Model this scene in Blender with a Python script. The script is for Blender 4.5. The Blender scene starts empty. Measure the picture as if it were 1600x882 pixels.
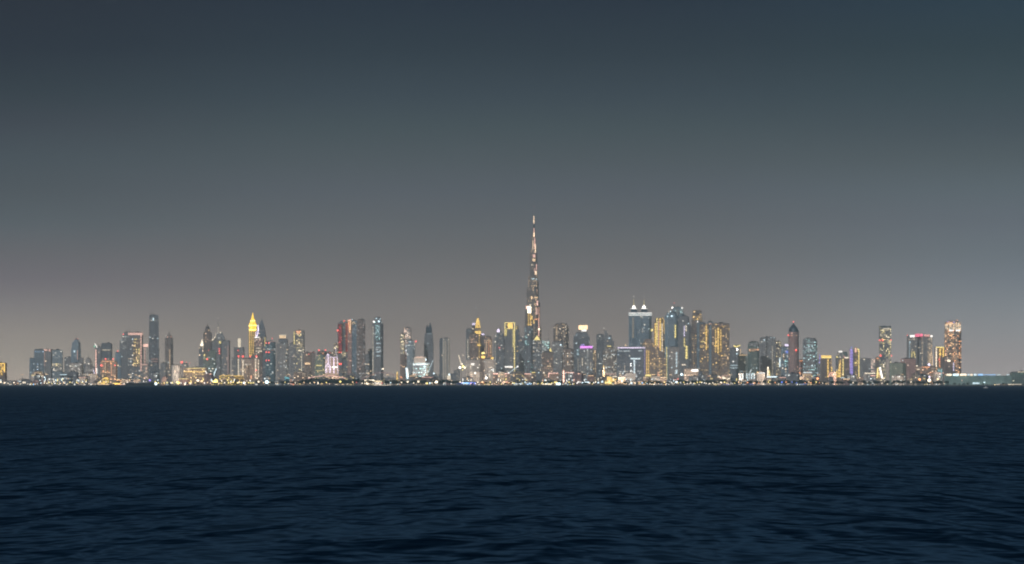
import bpy, math, random
from mathutils import Vector

C = bpy.context.scene.collection
scene = bpy.context.scene

# ---------------------------------------------------------------- camera
F = 4667.0            # focal length in photograph pixels (1600 wide)
CAMZ, HOR = 5.0, 600.4
cd = bpy.data.cameras.new('camera'); cam = bpy.data.objects.new('camera', cd); C.objects.link(cam)
cam.location = (0, 0, CAMZ); cam.rotation_euler = (math.radians(90), 0, 0)
cd.sensor_width = 36; cd.lens = 36 * F / 1600; cd.shift_y = (HOR - 441) / 1600
cd.clip_start = 1; cd.clip_end = 90000
scene.camera = cam

# ---------------------------------------------------------------- sky
world = bpy.data.worlds.new('World'); scene.world = world; world.use_nodes = True
wn, wl = world.node_tree.nodes, world.node_tree.links
bg = wn['Background']

def lin(c):
    return tuple((v / 255 / 12.92 if v / 255 <= .04045 else ((v / 255 + .055) / 1.055) ** 2.4) for v in c)

SKY_C = [(600, (0.6255, 0.5195, 0.4213)), (560, (0.4856, 0.4008, 0.3456)), (520, (0.4073, 0.3312, 0.2822)), (480, (0.3476, 0.2898, 0.2586)), (440, (0.2763, 0.2356, 0.222)), (400, (0.2121, 0.1848, 0.1769)), (350, (0.1489, 0.1418, 0.1483)), (300, (0.1059, 0.1121, 0.1308)), (250, (0.0723, 0.0851, 0.0949)), (200, (0.0479, 0.0658, 0.0744)), (150, (0.0287, 0.0428, 0.0579)), (80, (0.01, 0.0197, 0.0326)), (0, (0.001, 0.0069, 0.0227)), (-300, (20, 36, 50)), (-900, (9, 23, 36)), (-2600, (6, 16, 28))]
SKY_L = [(600, (0.904, 0.7264, 0.5857)), (560, (0.6463, 0.5467, 0.4447)), (520, (0.5404, 0.4516, 0.3819)), (480, (0.3958, 0.3325, 0.3121)), (440, (0.2628, 0.2065, 0.2201)), (400, (0.1923, 0.1603, 0.1656)), (350, (0.1068, 0.1147, 0.1244)), (300, (0.0697, 0.0756, 0.0842)), (250, (0.0507, 0.0618, 0.0745)), (200, (0.0318, 0.0341, 0.0484)), (150, (0.0123, 0.019, 0.0281)), (80, (0.001, 0.0023, 0.0143)), (0, (0.001, 0.001, 0.0117)), (-300, (20, 36, 50)), (-900, (9, 23, 36)), (-2600, (6, 16, 28))]
SKY_R = [(600, (0.762, 0.6857, 0.6413)), (560, (0.6022, 0.5422, 0.5235)), (520, (0.5059, 0.4914, 0.4926)), (480, (0.403, 0.4168, 0.4374)), (440, (0.3065, 0.3264, 0.3641)), (400, (0.2259, 0.2498, 0.2771)), (350, (0.1705, 0.185, 0.2171)), (300, (0.1231, 0.1496, 0.1684)), (250, (0.0794, 0.0985, 0.1074)), (200, (0.0468, 0.0635, 0.0775)), (150, (0.0276, 0.0493, 0.0603)), (80, (0.011, 0.0294, 0.0407)), (0, (0.0044, 0.0231, 0.0445)), (-300, (20, 36, 50)), (-900, (9, 23, 36)), (-2600, (6, 16, 28))]

def ramp(stops):
    n = wn.new('ShaderNodeValToRGB'); el = n.color_ramp.elements
    n.color_ramp.interpolation = 'LINEAR'
    pts = []
    for y, c in stops:
        t = (HOR - y) / F
        s = t / math.sqrt(1 + t * t)
        pts.append((math.sqrt(max(0, s)), c if max(c) <= 5 else lin(c)))
    for i, (p, c) in enumerate(pts):
        e = el[i] if i < 2 else el.new(min(1, p))
        e.position = min(1, p); e.color = (*c, 1)
    return n

tc = wn.new('ShaderNodeTexCoord'); sep = wn.new('ShaderNodeSeparateXYZ')
wl.new(tc.outputs['Generated'], sep.inputs[0])
mx = wn.new('ShaderNodeMath'); mx.operation = 'MAXIMUM'; mx.inputs[1].default_value = 0
wl.new(sep.outputs['Z'], mx.inputs[0])
sq = wn.new('ShaderNodeMath'); sq.operation = 'SQRT'; wl.new(mx.outputs[0], sq.inputs[0])
ra, rl, rr = ramp(SKY_C), ramp(SKY_L), ramp(SKY_R)
for r in (ra, rl, rr): wl.new(sq.outputs[0], r.inputs[0])
def mrange(a, b, lo=0, hi=1):
    m = wn.new('ShaderNodeMapRange'); m.inputs[1].default_value = a; m.inputs[2].default_value = b
    m.inputs[3].default_value = lo; m.inputs[4].default_value = hi; m.interpolation_type = 'SMOOTHSTEP'
    return m
ml, mr = mrange(-.04, -.18), mrange(.03, .18)
wl.new(sep.outputs['X'], ml.inputs[0]); wl.new(sep.outputs['X'], mr.inputs[0])
m1 = wn.new('ShaderNodeMixRGB'); m2 = wn.new('ShaderNodeMixRGB')
wl.new(ml.outputs[0], m1.inputs[0]); wl.new(ra.outputs[0], m1.inputs[1]); wl.new(rl.outputs[0], m1.inputs[2])
wl.new(mr.outputs[0], m2.inputs[0]); wl.new(m1.outputs[0], m2.inputs[1]); wl.new(rr.outputs[0], m2.inputs[2])
wl.new(m2.outputs[0], bg.inputs['Color'])
bg.inputs['Strength'].default_value = 1.0

# ---------------------------------------------------------------- sun lamp added behind the camera to lift the walls and the haze
sd = bpy.data.lights.new('fill_sun', 'SUN'); sd.energy = 1.75; sd.angle = math.radians(.5); sd.color = (.92, .95, 1.0)
so = bpy.data.objects.new('fill_sun', sd); C.objects.link(so)
so.rotation_euler = (math.radians(58), 0, math.radians(-32))

vs = scene.view_settings
vs.view_transform = 'Standard'; vs.look = 'None'; vs.gamma = 1; vs.exposure = 0; vs.use_curve_mapping = False
cy = scene.cycles
cy.max_bounces = 4; cy.diffuse_bounces = 1; cy.glossy_bounces = 2; cy.transmission_bounces = 1; cy.volume_bounces = 0
cy.transparent_max_bounces = 8; cy.sample_clamp_indirect = 0.6; cy.sample_clamp_direct = 0
cy.use_denoising = True; cy.denoising_prefilter = 'ACCURATE'; cy.denoising_input_passes = 'RGB_ALBEDO_NORMAL'
cy.caustics_reflective = False; cy.caustics_refractive = False
cy.filter_width = 2.0

# ---------------------------------------------------------------- helpers
def X(x, D): return (x - 800) * D / F
def Z(y, D): return CAMZ + (HOR - y) * D / F
GZ = 1.5

class MB:
    """collects faces of one mesh"""
    def __init__(s): s.v, s.f, s.uv, s.mi = [], [], [], []
    def face(s, pts, uvs=None, mi=0):
        b = len(s.v); s.v += [tuple(p) for p in pts]; s.f.append(tuple(range(b, b + len(pts))))
        s.uv += uvs if uvs else [(0, 0)] * len(pts); s.mi.append(mi)
    def prism(s, foot, z0, z1, foot2=None, win=True, mi=0, caps=True):
        f2 = foot2 or foot; n = len(foot); u = 0.0
        for i in range(n):
            a, b, c, d = foot[i], foot[(i + 1) % n], f2[(i + 1) % n], f2[i]
            L = math.hypot(b[0] - a[0], b[1] - a[1])
            uv = [(u, z0), (u + L, z0), (u + L, z1), (u, z1)] if win else None
            s.face([(a[0], a[1], z0), (b[0], b[1], z0), (c[0], c[1], z1), (d[0], d[1], z1)], uv, mi)
            u += L
        if caps:
            s.face([(p[0], p[1], z1) for p in f2], None, mi)
            s.face([(p[0], p[1], z0) for p in reversed(foot)], None, mi)
    def box(s, x0, x1, y0, y1, z0, z1, win=False, mi=0):
        s.prism([(x0, y0), (x1, y0), (x1, y1), (x0, y1)], z0, z1, None, win, mi)
    def bar(s, a, b, w, mi=0, w2=None):
        a, b = Vector(a), Vector(b); d = (b - a).normalized()
        up = Vector((0, 1, 0)) if abs(d.y) < .9 else Vector((1, 0, 0))
        p = d.cross(up).normalized(); q = d.cross(p)
        w2 = w if w2 is None else w2
        A = [a + p * i * w / 2 + q * j * w / 2 for i, j in ((-1, -1), (1, -1), (1, 1), (-1, 1))]
        B = [b + p * i * w2 / 2 + q * j * w2 / 2 for i, j in ((-1, -1), (1, -1), (1, 1), (-1, 1))]
        for i in range(4):
            k = (i + 1) % 4; s.face([A[i], A[k], B[k], B[i]], None, mi)
        s.face(B, None, mi); s.face(A[::-1], None, mi)
    def lathe(s, cx, cy, prof, n=12, mi=0, win=False):
        for (r0, z0), (r1, z1) in zip(prof, prof[1:]):
            for i in range(n):
                a, b = 2 * math.pi * i / n, 2 * math.pi * (i + 1) / n
                pts = [(cx + r0 * math.cos(a), cy + r0 * math.sin(a), z0), (cx + r0 * math.cos(b), cy + r0 * math.sin(b), z0),
                       (cx + r1 * math.cos(b), cy + r1 * math.sin(b), z1), (cx + r1 * math.cos(a), cy + r1 * math.sin(a), z1)]
                L = 2 * math.pi * max(r0, r1)
                uv = [(L * i / n, z0), (L * (i + 1) / n, z0), (L * (i + 1) / n, z1), (L * i / n, z1)] if win else None
                s.face(pts, uv, mi)
    def ball(s, c, r, mi=0, n=8, m=5):
        s.lathe(c[0], c[1], [(max(.001, r * math.sin(math.pi * k / m)), c[2] - r * math.cos(math.pi * k / m)) for k in range(m + 1)], n, mi)
    def build(s, name, mats, parent=None):
        me = bpy.data.meshes.new(name); me.from_pydata(s.v, [], s.f)
        ul = me.uv_layers.new(name='UVMap')
        ul.data.foreach_set('uv', [c for p in s.uv for c in p])
        for m in (mats if isinstance(mats, (list, tuple)) else [mats]): me.materials.append(m)
        me.polygons.foreach_set('material_index', s.mi)
        me.update()
        o = bpy.data.objects.new(name, me); C.objects.link(o)
        if parent: o.parent = parent
        return o

def tag(o, label=None, cat=None, group=None, kind=None):
    for k, v in (('label', label), ('category', cat), ('group', group), ('kind', kind)):
        if v: o[k] = v
    return o
def empty(name, loc, label, cat, group=None, rz=0):
    o = bpy.data.objects.new(name, None); C.objects.link(o); o.location = loc; o.rotation_euler = (0, 0, rz)
    o.empty_display_size = 5
    return tag(o, label, cat, group)
def copy_tree(o, parent=None):
    c = o.copy(); C.objects.link(c); c.parent = parent
    for ch in [q for q in C.objects if q.parent is o]: copy_tree(ch, c)
    return c

# ---------------------------------------------------------------- materials
def newmat(name):
    m = bpy.data.materials.new(name); m.use_nodes = True
    return m, m.node_tree.nodes, m.node_tree.links, m.node_tree.nodes['Principled BSDF']
_pl = {}
def plain(name, col, rough=.7, metal=0, var=.25, scale=.15):
    if name in _pl: return _pl[name]
    m, n, l, b = newmat(name)
    t = n.new('ShaderNodeTexCoord'); no = n.new('ShaderNodeTexNoise'); no.inputs['Scale'].default_value = scale; no.inputs['Detail'].default_value = 4
    l.new(t.outputs['Object'], no.inputs['Vector'])
    r = n.new('ShaderNodeMapRange'); r.inputs[1].default_value = .3; r.inputs[2].default_value = .7
    r.inputs[3].default_value = 1 - var; r.inputs[4].default_value = 1 + var
    l.new(no.outputs['Fac'], r.inputs[0])
    mm = n.new('ShaderNodeVectorMath'); mm.operation = 'SCALE'; mm.inputs[0].default_value = col
    l.new(r.outputs[0], mm.inputs['Scale']); l.new(mm.outputs[0], b.inputs['Base Color'])
    b.inputs['Roughness'].default_value = rough; b.inputs['Metallic'].default_value = metal
    _pl[name] = m
    return m
LIGHTCOL = dict(gold=(1, .62, .10), yellow=(1, .78, .22), warm=(1, .66, .34), orange=(1, .38, .13), white=(1, .95, .86), cool=(.72, .93, 1),
                teal=(.45, .95, .85), red=(1, .10, .07), pink=(1, .42, .36), magenta=(.85, .25, .95), violet=(.42, .30, 1), blue=(.12, .25, 1),
                cyan=(.2, .85, .95), lilac=(.86, .74, 1), rose=(1, .12, .25), green=(.1, .9, .5), cream=(1, .84, .6), sky=(.3, .6, 1), salmon=(1, .55, .42), peach=(1, .70, .44), amber=(1, .58, .02))
_lm = {}
def light(col, s=1.5, sample=False):
    k = (col, s, sample)
    if k in _lm: return _lm[k]
    m, n, l, b = newmat(f'{col}_light')
    t = n.new('ShaderNodeTexCoord'); no = n.new('ShaderNodeTexNoise'); no.inputs['Scale'].default_value = .22; no.inputs['Detail'].default_value = 3
    l.new(t.outputs['Object'], no.inputs['Vector'])
    r = n.new('ShaderNodeMapRange'); r.inputs[1].default_value = .3; r.inputs[2].default_value = .7
    r.inputs[3].default_value = .8 * s; r.inputs[4].default_value = 2.3 * s
    l.new(no.outputs['Fac'], r.inputs[0]); l.new(r.outputs[0], b.inputs['Emission Strength'])
    b.inputs['Base Color'].default_value = (.3, .3, .3, 1)
    b.inputs['Emission Color'].default_value = (*LIGHTCOL[col], 1)
    m.cycles.emission_sampling = 'AUTO' if sample else 'NONE'
    _lm[k] = m
    return m

# facade: window grid in metres on the UVs, some windows lit
def facade_group():
    g = bpy.data.node_groups.new('facade_pattern', 'ShaderNodeTree')
    for nm, ty, dv in (('Wall', 'NodeSocketColor', (.2, .2, .2, 1)), ('Glass', 'NodeSocketColor', (.06, .08, .1, 1)), ('Cell W', 'NodeSocketFloat', 5), ('Cell H', 'NodeSocketFloat', 4),
                       ('Lit', 'NodeSocketFloat', .2), ('Strength', 'NodeSocketFloat', 2), ('Light A', 'NodeSocketColor', (1, .6, .3, 1)), ('Light B', 'NodeSocketColor', (1, .9, .8, 1)), ('Seed', 'NodeSocketFloat', 0), ('Columns', 'NodeSocketFloat', 0)):
        s = g.interface.new_socket(nm, in_out='INPUT', socket_type=ty); s.default_value = dv
    g.interface.new_socket('Shader', in_out='OUTPUT', socket_type='NodeSocketShader')
    n, l = g.nodes, g.links
    gi, go = n.new('NodeGroupInput'), n.new('NodeGroupOutput')
    def M(op, a, b=None, c=None):
        m = n.new('ShaderNodeMath'); m.operation = op
        for i, v in enumerate((a, b, c)):
            if v is None: continue
            if isinstance(v, (int, float)): m.inputs[i].default_value = v
            else: l.new(v, m.inputs[i])
        return m.outputs[0]
    uv = n.new('ShaderNodeUVMap'); uv.uv_map = 'UVMap'; sp = n.new('ShaderNodeSeparateXYZ'); l.new(uv.outputs[0], sp.inputs[0])
    cu = M('DIVIDE', sp.outputs[0], gi.outputs['Cell W']); cv = M('DIVIDE', sp.outputs[1], gi.outputs['Cell H'])
    iu, iv = M('FLOOR', cu), M('FLOOR', cv); fu, fv = M('FRACT', cu), M('FRACT', cv)
    wu = M('MULTIPLY', M('GREATER_THAN', fu, .14), M('LESS_THAN', fu, .86))
    wv = M('MULTIPLY', M('GREATER_THAN', fv, .22), M('LESS_THAN', fv, .86))
    win = M('MULTIPLY', wu, wv)
    cb = n.new('ShaderNodeCombineXYZ'); l.new(iu, cb.inputs[0]); l.new(iv, cb.inputs[1]); l.new(gi.outputs['Seed'], cb.inputs[2])
    wn1 = n.new('ShaderNodeTexWhiteNoise'); wn1.noise_dimensions = '3D'; l.new(cb.outputs[0], wn1.inputs['Vector'])
    rs = n.new('ShaderNodeSeparateColor'); l.new(wn1.outputs['Color'], rs.inputs[0])
    # clusters of occupied floors
    lo = n.new('ShaderNodeTexNoise'); lo.inputs['Scale'].default_value = 1; lo.inputs['Detail'].default_value = 2
    vm = n.new('ShaderNodeVectorMath'); vm.operation = 'MULTIPLY'; vm.inputs[1].default_value = (.23, .14, 1.7); l.new(cb.outputs[0], vm.inputs[0]); l.new(vm.outputs[0], lo.inputs['Vector'])
    cl = M('MULTIPLY', M('MAXIMUM', M('SUBTRACT', lo.outputs['Fac'], .33), 0), 5.5)
    # columns of stair / corridor lights
    wc = n.new('ShaderNodeTexWhiteNoise'); wc.noise_dimensions = '2D'
    cb2 = n.new('ShaderNodeCombineXYZ'); l.new(iu, cb2.inputs[0]); l.new(gi.outputs['Seed'], cb2.inputs[1]); l.new(cb2.outputs[0], wc.inputs['Vector'])
    colm = M('MULTIPLY', M('LESS_THAN', wc.outputs['Value'], gi.outputs['Columns']), .75)
    wf = n.new('ShaderNodeTexWhiteNoise'); wf.noise_dimensions = '3D'
    cb3 = n.new('ShaderNodeCombineXYZ'); l.new(iv, cb3.inputs[0]); l.new(gi.outputs['Seed'], cb3.inputs[1]); l.new(M('FLOOR', M('DIVIDE', iu, 6)), cb3.inputs[2]); l.new(cb3.outputs[0], wf.inputs['Vector'])
    row = M('MULTIPLY', M('LESS_THAN', wf.outputs['Value'], M('MULTIPLY', gi.outputs['Lit'], .22)), .85)
    prob = M('ADD', M('ADD', M('MULTIPLY', M('MULTIPLY', gi.outputs['Lit'], .72), cl), colm), row)
    on = M('LESS_THAN', rs.outputs[0], prob)
    br = M('ADD', M('MULTIPLY', M('POWER', rs.outputs[1], 3.0), 1.7), .22)
    notroof = M('GREATER_THAN', sp.outputs[1], .01)
    em = M('MULTIPLY', M('MULTIPLY', M('MULTIPLY', M('MULTIPLY', on, win), br), gi.outputs['Strength']), notroof)
    mc = n.new('ShaderNodeMixRGB'); l.new(rs.outputs[2], mc.inputs[0]); l.new(gi.outputs['Light A'], mc.inputs[1]); l.new(gi.outputs['Light B'], mc.inputs[2])
    # wall weathering + panel tone
    no = n.new('ShaderNodeTexNoise'); no.inputs['Scale'].default_value = .05; no.inputs['Detail'].default_value = 5
    t = n.new('ShaderNodeTexCoord'); l.new(t.outputs['Object'], no.inputs['Vector'])
    tone = M('ADD', M('MULTIPLY', no.outputs['Fac'], .9), .55)
    tone2 = M('MULTIPLY', tone, M('ADD', M('MULTIPLY', wc.outputs['Value'], .35), .82))
    wcol = n.new('ShaderNodeVectorMath'); wcol.operation = 'SCALE'; l.new(gi.outputs['Wall'], wcol.inputs[0]); l.new(tone2, wcol.inputs['Scale'])
    mb = n.new('ShaderNodeMixRGB'); l.new(M('MULTIPLY', win, notroof), mb.inputs[0]); l.new(wcol.outputs[0], mb.inputs[1]); l.new(gi.outputs['Glass'], mb.inputs[2])
    b = n.new('ShaderNodeBsdfPrincipled')
    l.new(mb.outputs[0], b.inputs['Base Color'])
    l.new(M('SUBTRACT', .7, M('MULTIPLY', win, .45)), b.inputs['Roughness'])
    l.new(mc.outputs[0], b.inputs['Emission Color']); l.new(em, b.inputs['Emission Strength'])
    l.new(b.outputs[0], go.inputs[0])
    return g
FG = facade_group()
WALL = dict(blue=((.33, .43, .50), (.27, .35, .41)), dark=((.30, .31, .33), (.23, .245, .26)), navy=((.10, .14, .20), (.07, .10, .15)), grey=((.42, .41, .40), (.29, .29, .30)), brown=((.36, .28, .24), (.21, .18, .165)),
            pink=((.60, .39, .35), (.37, .26, .24)), green=((.24, .31, .27), (.16, .21, .19)), sand=((.42, .35, .30), (.22, .20, .19)), teal=((.23, .35, .38), (.17, .24, .27)),
            redw=((.50, .07, .05), (.25, .06, .05)), pale=((.50, .49, .47), (.33, .33, .33)))
_seed = [0]
def fac(wall='grey', lit=.15, a='warm', b='cream', s=2.0, cw=6, ch=4.2, cols=0.0):
    m = bpy.data.materials.new(f'{wall}_facade'); m.use_nodes = True
    n, l = m.node_tree.nodes, m.node_tree.links; n.remove(n['Principled BSDF'])
    g = n.new('ShaderNodeGroup'); g.node_tree = FG; _seed[0] += 1
    wc, gc = WALL[wall]
    for k, v in (('Wall', (*wc, 1)), ('Glass', (*gc, 1)), ('Cell W', cw), ('Cell H', ch), ('Lit', lit), ('Strength', s), ('Light A', (*LIGHTCOL[a], 1)), ('Light B', (*LIGHTCOL[b], 1)), ('Seed', _seed[0] * 7.13), ('Columns', cols)):
        g.inputs[k].default_value = v
    l.new(g.outputs[0], n['Material Output'].inputs[0])
    m.cycles.emission_sampling = 'NONE'
    return m

# ---------------------------------------------------------------- sea, land, haze
def sea_mat():
    m, n, l, b = newmat('sea_water')
    t = n.new('ShaderNodeTexCoord')
    hs = None
    for sc_, amp, det, xs in ((.012, 9.0, 2, 8), (.04, 4.0, 2, 6), (.12, 1.6, 2, 3.4), (.34, .38, 2.0, 2.0)):
        mp = n.new('ShaderNodeMapping'); mp.inputs['Scale'].default_value = (xs, 1, 1); mp.inputs['Rotation'].default_value = (0, 0, .03); l.new(t.outputs['Object'], mp.inputs[0])
        no = n.new('ShaderNodeTexNoise'); no.inputs['Scale'].default_value = sc_; no.inputs['Detail'].default_value = det; no.inputs['Roughness'].default_value = .5
        no.inputs['Distortion'].default_value = .3
        l.new(mp.outputs[0], no.inputs['Vector'])
        k = n.new('ShaderNodeMath'); k.operation = 'MULTIPLY'; k.inputs[1].default_value = amp; l.new(no.outputs['Fac'], k.inputs[0])
        if hs is None: hs = k.outputs[0]
        else:
            a = n.new('ShaderNodeMath'); a.operation = 'ADD'; l.new(hs, a.inputs[0]); l.new(k.outputs[0], a.inputs[1]); hs = a.outputs[0]
    bp = n.new('ShaderNodeBump'); bp.inputs['Strength'].default_value = 1; bp.inputs['Distance'].default_value = 1
    l.new(hs, bp.inputs['Height'])
    n.remove(b)
    df = n.new('ShaderNodeBsdfDiffuse'); df.inputs['Color'].default_value = (.0007, .010, .025, 1)
    gl = n.new('ShaderNodeBsdfGlossy'); gl.inputs['Color'].default_value = (.19, .38, .58, 1); gl.inputs['Roughness'].default_value = .30
    l.new(bp.outputs[0], gl.inputs['Normal'])
    fr = n.new('ShaderNodeFresnel'); fr.inputs['IOR'].default_value = 1.33; l.new(bp.outputs[0], fr.inputs['Normal'])
    mx_ = n.new('ShaderNodeMixShader'); l.new(fr.outputs[0], mx_.inputs[0]); l.new(df.outputs[0], mx_.inputs[1]); l.new(gl.outputs[0], mx_.inputs[2])
    l.new(mx_.outputs[0], n['Material Output'].inputs[0])
    return m
sea = MB(); sea.face([(-6500, -1500, 0), (6500, -1500, 0), (6500, 16200, 0), (-6500, 16200, 0)])
tag(sea.build('sea_water', sea_mat()), kind='structure')

SHORE = 7600
rnd = random.Random(5)
pts = []
xx = -6400
while xx <= 6400:
    yb = SHORE + 30 * math.sin(xx / 310) + rnd.uniform(-8, 8)
    if X(1180, SHORE) < xx < X(1640, SHORE): yb -= 90 * min(1, (xx - X(1180, SHORE)) / 200)
    pts.append((xx, yb)); xx += 40
lm = MB()
foot = pts + [(6400, 16100), (-6400, 16100)]
lm.prism(foot, -.6, GZ, None, False)
tag(lm.build('land', plain('city_ground', (.05, .05, .052), .9, var=.4, scale=.01)), kind='structure')
qm = MB()
for a, b in zip(pts, pts[1:]):
    qm.prism([(a[0], a[1] + 3), (b[0] - .02, b[1] + 3), (b[0] - .02, b[1] + 9), (a[0], a[1] + 9)], GZ + .004, GZ + 1.0, None, False)
tag(qm.build('quay_kerb', plain('quay_stone', (.16, .16, .155), .85)), kind='structure')
rp = MB()
for (a, b) in zip(pts, pts[1:]):
    for q in range(5):
        t_ = (q + rnd.random()) / 5
        px, py = a[0] + (b[0] - a[0]) * t_, a[1] + (b[1] - a[1]) * t_ - rnd.uniform(0, 5)
        r = rnd.uniform(1.2, 2.6)
        if abs(px) < 2400: rp.lathe(px, py, [(r * 1.2, -.4), (r, r * .5), (r * .4, r * .85), (.01, r * .9)], 5)
tag(rp.build('rock_revetment', plain('revetment_rock', (.13, .13, .12), .9)), kind='stuff')

hz = MB(); hz.box(-6700, 6700, -1700, 16400, -1.6, 850)
hm = bpy.data.materials.new('haze_air'); hm.use_nodes = True
n, l = hm.node_tree.nodes, hm.node_tree.links; n.remove(n['Principled BSDF'])
pv = n.new('ShaderNodeVolumePrincipled'); pv.inputs['Color'].default_value = (.61, .81, .90, 1); pv.inputs['Density'].default_value = 5.6e-5
l.new(pv.outputs[0], n['Material Output'].inputs['Volume'])
ho = tag(hz.build('haze', hm), kind='stuff')
# ---------------------------------------------------------------- towers
ROOFM = plain('roof_concrete', (.16, .16, .17), .85)
STEEL = plain('dark_steel', (.07, .075, .085), .5, .6)
PALE = plain('pale_metal', (.35, .35, .36), .5, .4)
DARKG = plain('dark_glass', (.05, .08, .11), .3)
BOXES = []

def footprint(W, depth, rot, shape):
    d = W * depth; r = math.radians(rot)
    k = W / (W * abs(math.cos(r)) + d * abs(math.sin(r)))
    w, d = W * k, d * k
    if shape == 'round':
        p = [(W / 2 * math.cos(2 * math.pi * i / 16 - math.pi / 2), W * depth / 2 * math.sin(2 * math.pi * i / 16 - math.pi / 2)) for i in range(16)]
        return p
    if shape == 'cham':
        c = w * .2; p = [(-w/2 + c, -d/2), (w/2 - c, -d/2), (w/2, -d/2 + c), (w/2, d/2 - c), (w/2 - c, d/2), (-w/2 + c, d/2), (-w/2, d/2 - c), (-w/2, -d/2 + c)]
    elif shape == 'notch':   # cross-shaped plan with re-entrant corners
        c = w * .16; p = [(-w/2 + c, -d/2), (w/2 - c, -d/2), (w/2 - c, -d/2 + c), (w/2, -d/2 + c), (w/2, d/2 - c), (w/2 - c, d/2 - c), (w/2 - c, d/2), (-w/2 + c, d/2), (-w/2 + c, d/2 - c), (-w/2, d/2 - c), (-w/2, -d/2 + c), (-w/2 + c, -d/2 + c)]
    elif shape == 'split':   # recessed centre bay
        c = w * .12; p = [(-w/2, -d/2), (-c, -d/2), (-c, -d/2 + c), (c, -d/2 + c), (c, -d/2), (w/2, -d/2), (w/2, d/2), (-w/2, d/2)]
    elif shape == 'bow':     # convex front
        p = [(-w/2 + w * i / 8, -d/2 - .18 * d * (1 - (2 * i / 8 - 1) ** 2) + .12 * d) for i in range(9)] + [(w/2, d/2), (-w/2, d/2)]
    else:
        p = [(-w/2, -d/2), (w/2, -d/2), (w/2, d/2), (-w/2, d/2)]
    c_, s_ = math.cos(r), math.sin(r)
    return [(x * c_ - y * s_, x * s_ + y * c_) for x, y in p]
def scl(foot, s, dx=0): return [(x * s + dx, y * s) for x, y in foot]
def front_y(foot, x):
    best = None
    for i in range(len(foot)):
        a, b = foot[i], foot[(i + 1) % len(foot)]
        if min(a[0], b[0]) - 1e-6 <= x <= max(a[0], b[0]) + 1e-6 and abs(a[0] - b[0]) > 1e-6:
            y = a[1] + (b[1] - a[1]) * (x - a[0]) / (b[0] - a[0])
            best = y if best is None else min(best, y)
    return best if best is not None else min(p[1] for p in foot)

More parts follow.
